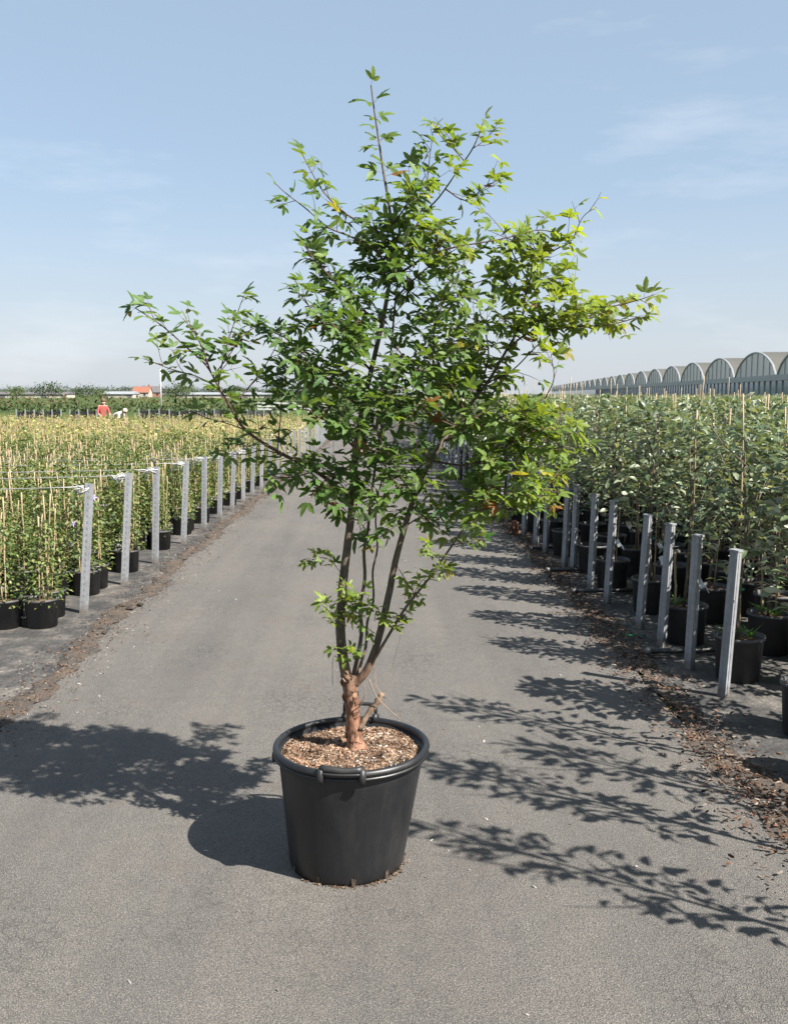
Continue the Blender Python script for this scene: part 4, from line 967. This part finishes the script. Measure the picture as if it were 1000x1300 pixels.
# ------------------------------------------------------------------ background on the left
def gp(px, Y): return at(px, 500, Y)[0]
M_LIMB = simple('tree_trunk', (0.07, 0.055, 0.04), (0.12, 0.10, 0.08), 3, 0.9)
def far_tree(x, y, h, w, tints, label, group, n=420):
    o = empty('tree', (x, y, 0)); b = MB(); b.tube([(0, 0, -.1), (.05 * w, 0, h * .4), (0, 0, h * .8)], [h * .03, h * .022, h * .008], 6)
    for k in range(5):
        a = k * 1.3; b.tube([(0, 0, h * (.3 + .08 * k)), (w * .3 * math.cos(a), w * .3 * math.sin(a), h * (.5 + .08 * k))], [h * .012, h * .004], 4)
    b.build('trunk', M_LIMB, o)
    c = rng.normal(size=(14, 3)); c /= np.linalg.norm(c, axis=1)[:, None]; c *= np.array([w * .36, w * .36, h * .30]); c[:, 2] += h * .58
    idx = rng.integers(0, 14, n); P_ = c[idx] + rng.normal(size=(n, 3)) * np.array([w * .13, w * .13, h * .10]); P_[:, 2] = np.maximum(P_[:, 2], h * .04)
    T_ = np.array(tints)[rng.integers(0, len(tints), n)] * rng.uniform(.75, 1.25, (n, 1))
    f = link('crown', inst_mesh('crown', LEAF4, frames(rng.normal(size=(n, 3)), rng.normal(size=(n, 3)) * .6 + np.array([0, -.3, 1]), rng.uniform(.10, .19, n) * w ** .8 * .75), P_, T_, [M_LEAFF]), o)
    return tag(o, label, 'tree', group)
DG = [(0.035, 0.06, 0.022), (0.05, 0.08, 0.028), (0.065, 0.095, 0.035)]
LG = [(0.09, 0.13, 0.04), (0.12, 0.16, 0.05), (0.07, 0.11, 0.035)]
GB = [(0.06, 0.085, 0.05), (0.075, 0.10, 0.06), (0.05, 0.075, 0.045)]
# distant wood on the horizon
for i in range(110):
    Y = random.uniform(680, 760); px = -30 + i * 4.8 + random.uniform(-4, 4)
    if px > 470: continue
    far_tree(gp(px, Y), Y, random.uniform(5.6, 7.8), random.uniform(11, 16), GB, 'grey green tree in the distant wood on the horizon', 'trees of the distant wood', 160)
for px, Y, h, w, t, lab in ((108, 260, 4.6, 6, DG, 'dark green tree beside the low barn'), (128, 240, 3.6, 4, LG, 'light green round tree next to the low grey barn'), (222, 210, 4.2, 5.0, DG, 'dark green tree just behind the white pole'), (236, 230, 4.4, 5, LG, 'light green tree right of the white pole'), (300, 260, 3.8, 6, DG, 'dark tree standing before the long grey shed'),
                            (384, 190, 3.9, 5.5, DG, 'dark rounded tree by the white rail fence'), (400, 200, 4.2, 5, DG, 'tall dark tree behind the white rail fence'), (366, 210, 3.0, 5, LG, 'pale green tree left of the white rail fence'), (345, 230, 2.9, 5, DG, 'low dark tree in front of the distant sheds'), (60, 250, 4.8, 7, DG, 'broad dark tree at the far left beyond the hedge'), (20, 240, 4.2, 6, LG, 'pale tree at the far end of the hedge'),
                            (560, 210, 4.4, 7, DG, 'dark tree seen beyond the end of the road'), (600, 190, 4.0, 7, LG, 'pale green tree beyond the end of the right bed'), (500, 230, 3.8, 7, DG, 'dark low tree at the end of the road'), (450, 240, 3.6, 7, LG, 'pale green tree beyond the road end')):
    far_tree(gp(px, Y), Y, h, w, t, lab, None)
# hedge
def hedge(x0, x1, y, h, tints, label):
    n = int((x1 - x0) * 26); P_ = np.c_[rng.uniform(x0, x1, n), y + rng.normal(0, .5, n), np.abs(rng.uniform(0, 1, n)) ** .8 * h * (1 + .12 * np.sin(rng.uniform(x0, x1, n)))]
    T_ = np.array(tints)[rng.integers(0, len(tints), n)] * rng.uniform(.7, 1.3, (n, 1))
    o = empty('hedge', ((x0 + x1) / 2, y, 0)); f = link('foliage', inst_mesh('hedge', LEAF4, frames(rng.normal(size=(n, 3)), rng.normal(size=(n, 3)) * .6 + np.array([0, -.4, 1]), rng.uniform(.25, .55, n)), P_ - np.array([(x0 + x1) / 2, y, 0]), T_, [M_LEAFF]), o); f['kind'] = 'stuff'
    b = MB(); xx = x0
    while xx < x1: b.tube([(xx - (x0 + x1) / 2, 0, -.05), (xx - (x0 + x1) / 2 + .1, 0, h * .7)], .03, 4); xx += 1.5
    b.build('stems', M_LIMB, o)['kind'] = 'stuff'
    return tag(o, label, 'hedge')
hedge(gp(-10, 118), gp(300, 118), 118, 1.35, [(0.14, 0.12, 0.055), (0.11, 0.13, 0.05), (0.17, 0.14, 0.075), (0.08, 0.10, 0.035)], 'low brownish green hedge running in front of the barn and house')
hedge(gp(-10, 95), gp(215, 95), 95, .55, DG, 'low dark hedge line at the edge of the grass strip')
hedge(gp(215, 105), gp(470, 105), 105, 1.0, LG + DG, 'green hedge in front of the long grey sheds')
# house with red roof
M_ROOF = simple('red_tiles', (0.26, 0.095, 0.062), (0.34, 0.14, 0.09), 3, 0.85); M_ROOFG = simple('grey_tiles', (0.10, 0.095, 0.10), (0.15, 0.14, 0.145), 3, 0.85)
M_WALL = simple('pale_render', (0.45, 0.41, 0.36), (0.52, 0.48, 0.43), 1, 0.9); M_BRICK = simple('red_brick', (0.28, 0.13, 0.09), (0.35, 0.18, 0.13), 2, 0.9)
M_BARNR = simple('barn_roof_sheet', (0.28, 0.295, 0.32), (0.36, 0.375, 0.40), .5, 0.6); M_WIN = simple('dark_window', (0.03, 0.035, 0.045), (0.05, 0.055, 0.06), 1, 0.15)
def house(px, Y, w, d, eave, ridge, rmat, wmat, rz, label, chimney=True):
    o = empty('house', (gp(px, Y), Y, 0), rz); b = MB(); b.box((0, 0, eave / 2), (w, d, eave)); b.add([(-w / 2, -d / 2, eave), (-w / 2, d / 2, eave), (-w / 2, 0, ridge)], [(0, 2, 1)]); b.add([(w / 2, -d / 2, eave), (w / 2, d / 2, eave), (w / 2, 0, ridge)], [(0, 1, 2)])
    b.build('wall', wmat, o, False)
    b = MB(); e = .4; t = .18; s = (ridge - eave) / (d / 2)
    for sg in (-1, 1):
        A = (sg * (d / 2 + e), eave - e * s + .05); B = (0, ridge + .05)
        b.add([(-w / 2 - e, A[0], A[1]), (w / 2 + e, A[0], A[1]), (w / 2 + e, B[0], B[1]), (-w / 2 - e, B[0], B[1]), (-w / 2 - e, A[0], A[1] + t), (w / 2 + e, A[0], A[1] + t), (w / 2 + e, B[0], B[1] + t), (-w / 2 - e, B[0], B[1] + t)], [(0, 1, 2, 3), (7, 6, 5, 4), (0, 4, 5, 1), (1, 5, 6, 2), (3, 2, 6, 7), (0, 3, 7, 4)])
    rf = b.build('roof', rmat, o, False)
    if chimney: b = MB(); b.box((w * .42, 0, ridge + .5), (.9, .7, 1.6)); b.build('chimney', M_BRICK, rf, False)
    for k in range(max(2, int(w / 4))):
        x = -w / 2 + (k + .5) * w / max(2, int(w / 4)); b = MB(); b.box((x, -d / 2 - .03, eave * .55), (1.1, .06, 1.3)); wn = b.build('window', M_WIN, o, False)
        b = MB(); b.box((x, -d / 2 - .08, eave * .55 - .72), (1.3, .16, .1)); b.build('sill', M_WALL, wn, False)
    return tag(o, label, 'house')
house(181, 520, 8.5, 9, 2.6, 5.6, M_ROOF, M_WALL, R(0), 'small pale house with bright red tiled roof beyond the hedge')
house(196, 545, 8, 9, 2.8, 6.0, M_ROOFG, M_BRICK, R(8), 'dark grey roofed brick house touching the red roofed house')
def shed(px0, px1, Y, eave, ridge, rmat, label):
    x0, x1 = gp(px0, Y), gp(px1, Y); w = x1 - x0; d = 12
    o = empty('barn', ((x0 + x1) / 2, Y, 0)); b = MB(); b.box((0, 0, eave / 2), (w, d, eave)); b.build('wall', M_WALL, o, False)
    b = MB(); n = int(w / 3)
    b.add([(-w / 2 - .3, -d / 2 - .5, eave), (w / 2 + .3, -d / 2 - .5, eave), (w / 2 + .3, 0, ridge), (-w / 2 - .3, 0, ridge), (w / 2 + .3, d / 2 + .5, eave), (-w / 2 - .3, d / 2 + .5, eave)], [(0, 1, 2, 3), (3, 2, 4, 5), (0, 3, 5), (1, 4, 2)])
    b.build('roof', rmat, o, False)
    for k in range(0, n, 3): b = MB(); b.box((-w / 2 + (k + .5) * w / n, -d / 2 - .04, eave * .45), (2.2, .08, eave * .7)); b.build('door', M_ROOFG, o, False)
    return tag(o, label, 'barn')
shed(134, 173, 420, 1.7, 2.9, M_BARNR, 'long low barn with pale grey roof left of the red roofed house')
shed(228, 345, 430, 1.5, 2.5, M_BARNR, 'long low grey shed right of the white pole')
shed(-20, 90, 440, 1.6, 2.8, M_ROOFG, 'long dark roofed shed far left behind the hedge')
# white pole
o = empty('pole', (gp(204, 99), 99, 0)); b = MB(); b.tube([(0, 0, -.1), (.03, 0, 4.4)], [.075, .05], 8); b.build('shaft', M_WHITE, o); b = MB(); b.box((0.03, 0, 4.42), (.12, .12, .05)); b.build('cap', M_GALV, o); tag(o, 'slim white pole rising behind the dark screen', 'pole')
# low dark screens with pale posts across the far end of the left bed
def screen(px0, px1, Y, z0, h, label, mat):
    x0, x1 = gp(px0, Y), gp(px1, Y); o = empty('windbreak_screen', ((x0 + x1) / 2, Y, 0)); n = max(3, int((x1 - x0) / .42))
    for k in range(n + 1):
        xx = (x0 - x1) / 2 + (x1 - x0) * k / n; b = MB(); b.box((xx, -.05, (h + .1) / 2), (.05, .05, h + .1)); b.build('post', M_GALV, o, False)
        if k < n and k % 7 != 5: b = MB(); b.box((xx + (x1 - x0) / n / 2, 0, (z0 + h) / 2 + random.uniform(-.03, .03)), ((x1 - x0) / n * .86, .03, h - z0)); b.build('panel', mat, o, False)
    return tag(o, label, 'screen')
screen(176, 240, 47, .5, .93, 'low dark netting screen between pale posts beyond the left bed', M_BLACK)
screen(240, 345, 50, .5, .88, 'grey netting screen behind the long left limb of the maple', M_POTN)
screen(20, 122, 47, .5, .90, 'dark netting screen left of the two workers', M_BLACK)
o = empty('rail_fence', (gp(372, 88), 88, 0))
for z in (.35, .62, .9): b = MB(); b.box((0, 0, z), (gp(420, 88) - gp(330, 88), .05, .12)); b.build('rail', M_WHITE, o, False)
for k in range(8): b = MB(); b.box(((k / 7 - .5) * (gp(420, 88) - gp(330, 88)), .06, .5), (.1, .06, 1.0)); b.build('post', M_WHITE, o, False)
tag(o, 'low white rail fence in front of the dark trees', 'fence')

# ------------------------------------------------------------------ the two workers at the far end of the bed
def person(loc, rz, joints, edges, radii, zones, hair, label, head):
    me = bpy.data.meshes.new('person'); me.from_pydata(joints, edges, []); o = bpy.data.objects.new('tmp', me); COL.objects.link(o)
    md = o.modifiers.new('skin', 'SKIN'); md.use_smooth_shade = True
    for i, r in enumerate(radii): me.skin_vertices[0].data[i].radius = r if isinstance(r, tuple) else (r, r); me.skin_vertices[0].data[i].use_root = (i == 0)
    ss = o.modifiers.new('sub', 'SUBSURF'); ss.levels = 2; ss.render_levels = 2
    dg = bpy.context.evaluated_depsgraph_get(); m2 = bpy.data.meshes.new_from_object(o.evaluated_get(dg)); bpy.data.objects.remove(o)
    m2.materials.clear()
    for m in zones[1]: m2.materials.append(m)
    for p in m2.polygons: p.material_index = zones[0](p.center)
    p = link('person', m2, None, loc); p.rotation_euler = (0, 0, rz); p.scale = (.94,) * 3
    b = MB(); hx, hy, hz = head; b.lathe([(0.001, .125), (.05, .118), (.085, .085), (.104, .03), (.106, -.01), (.09, -.03)], 12, c=(hx, hy, hz)); b.build('hair' if hair is M_HAIR else 'cap', hair, p)
    return tag(p, label, 'person', None)
M_SKIN = simple('skin', (0.50, 0.30, 0.21), (0.56, 0.35, 0.25), 10, 0.6); M_HAIR = simple('brown_hair', (0.10, 0.055, 0.03), (0.16, 0.09, 0.05), 30, 0.7)
M_RED = simple('red_shirt', (0.34, 0.07, 0.06), (0.42, 0.10, 0.085), 10, 0.85); M_SHIRT = simple('white_shirt', (0.74, 0.74, 0.75), (0.80, 0.80, 0.80), 10, 0.85)
M_TROU = simple('dark_trousers', (0.03, 0.035, 0.05), (0.05, 0.055, 0.07), 10, 0.85); M_CAP = simple('straw_cap', (0.60, 0.52, 0.38), (0.68, 0.6, 0.45), 10, 0.8)
# standing, slightly stooped over the plants
J = [(0, 0, .86), (0, -.02, 1.05), (0, -.06, 1.26), (0, -.10, 1.40), (0, -.13, 1.50), (0, -.15, 1.60),
     (.17, -.08, 1.33), (.24, -.16, 1.08), (.20, -.36, .96), (.18, -.44, .92), (-.17, -.08, 1.33), (-.25, -.14, 1.08), (-.20, -.34, .94), (-.18, -.42, .90),
     (.10, 0, .82), (.11, -.02, .46), (.11, .02, .09), (.12, -.12, .04), (-.10, 0, .82), (-.11, -.03, .46), (-.11, .02, .09), (-.12, -.12, .04)]
Ed = [(0, 1), (1, 2), (2, 3), (3, 4), (4, 5), (2, 6), (6, 7), (7, 8), (8, 9), (2, 10), (10, 11), (11, 12), (12, 13), (0, 14), (14, 15), (15, 16), (16, 17), (0, 18), (18, 19), (19, 20), (20, 21)]
Rd = [(.15, .11), (.145, .11), (.16, .11), .06, .085, .085, .065, .05, .038, .035, .065, .05, .038, .035, .09, .062, .045, .04, .09, .062, .045, .04]
def z1(c): return 0 if (c.z > 1.36 or (abs(c.x) > .13 and c.z < 1.06 and c.y < -.15 and c.z > .8)) else (1 if c.z > .88 else 2)
person((gp(129, 37.6), 37.6, 0), R(35), J, Ed, Rd, (z1, [M_SKIN, M_RED, M_TROU]), M_HAIR, 'person in a red shirt standing at the far end of the left bed', (0, -.145, 1.575))
J2 = [(0, .20, .84), (0, .05, .98), (0, -.16, 1.08), (0, -.28, 1.10), (0, -.36, 1.12), (0, -.44, 1.12),
      (.17, -.20, 1.04), (.22, -.26, .78), (.18, -.34, .55), (.16, -.37, .48), (-.17, -.20, 1.04), (-.23, -.26, .78), (-.18, -.36, .55), (-.16, -.39, .48),
      (.10, .20, .80), (.11, .08, .46), (.11, .12, .09), (.12, -.02, .04), (-.10, .20, .80), (-.11, .08, .46), (-.11, .12, .09), (-.12, -.02, .04)]
def z2(c): return 0 if (c.y < -.27 and abs(c.x) < .12 and c.z > .9) or (c.z < .70 and c.y < -.24) else (1 if (c.y < .10 and c.z > .66 and c.z > .86 - .3 * (c.y < -.15)) else 2)
person((gp(147, 37.9), 37.9, 0), R(75), J2, Ed, Rd, (z2, [M_SKIN, M_SHIRT, M_TROU]), M_CAP, 'person in a white shirt and pale cap bending over the plants', (0, -.40, 1.14))
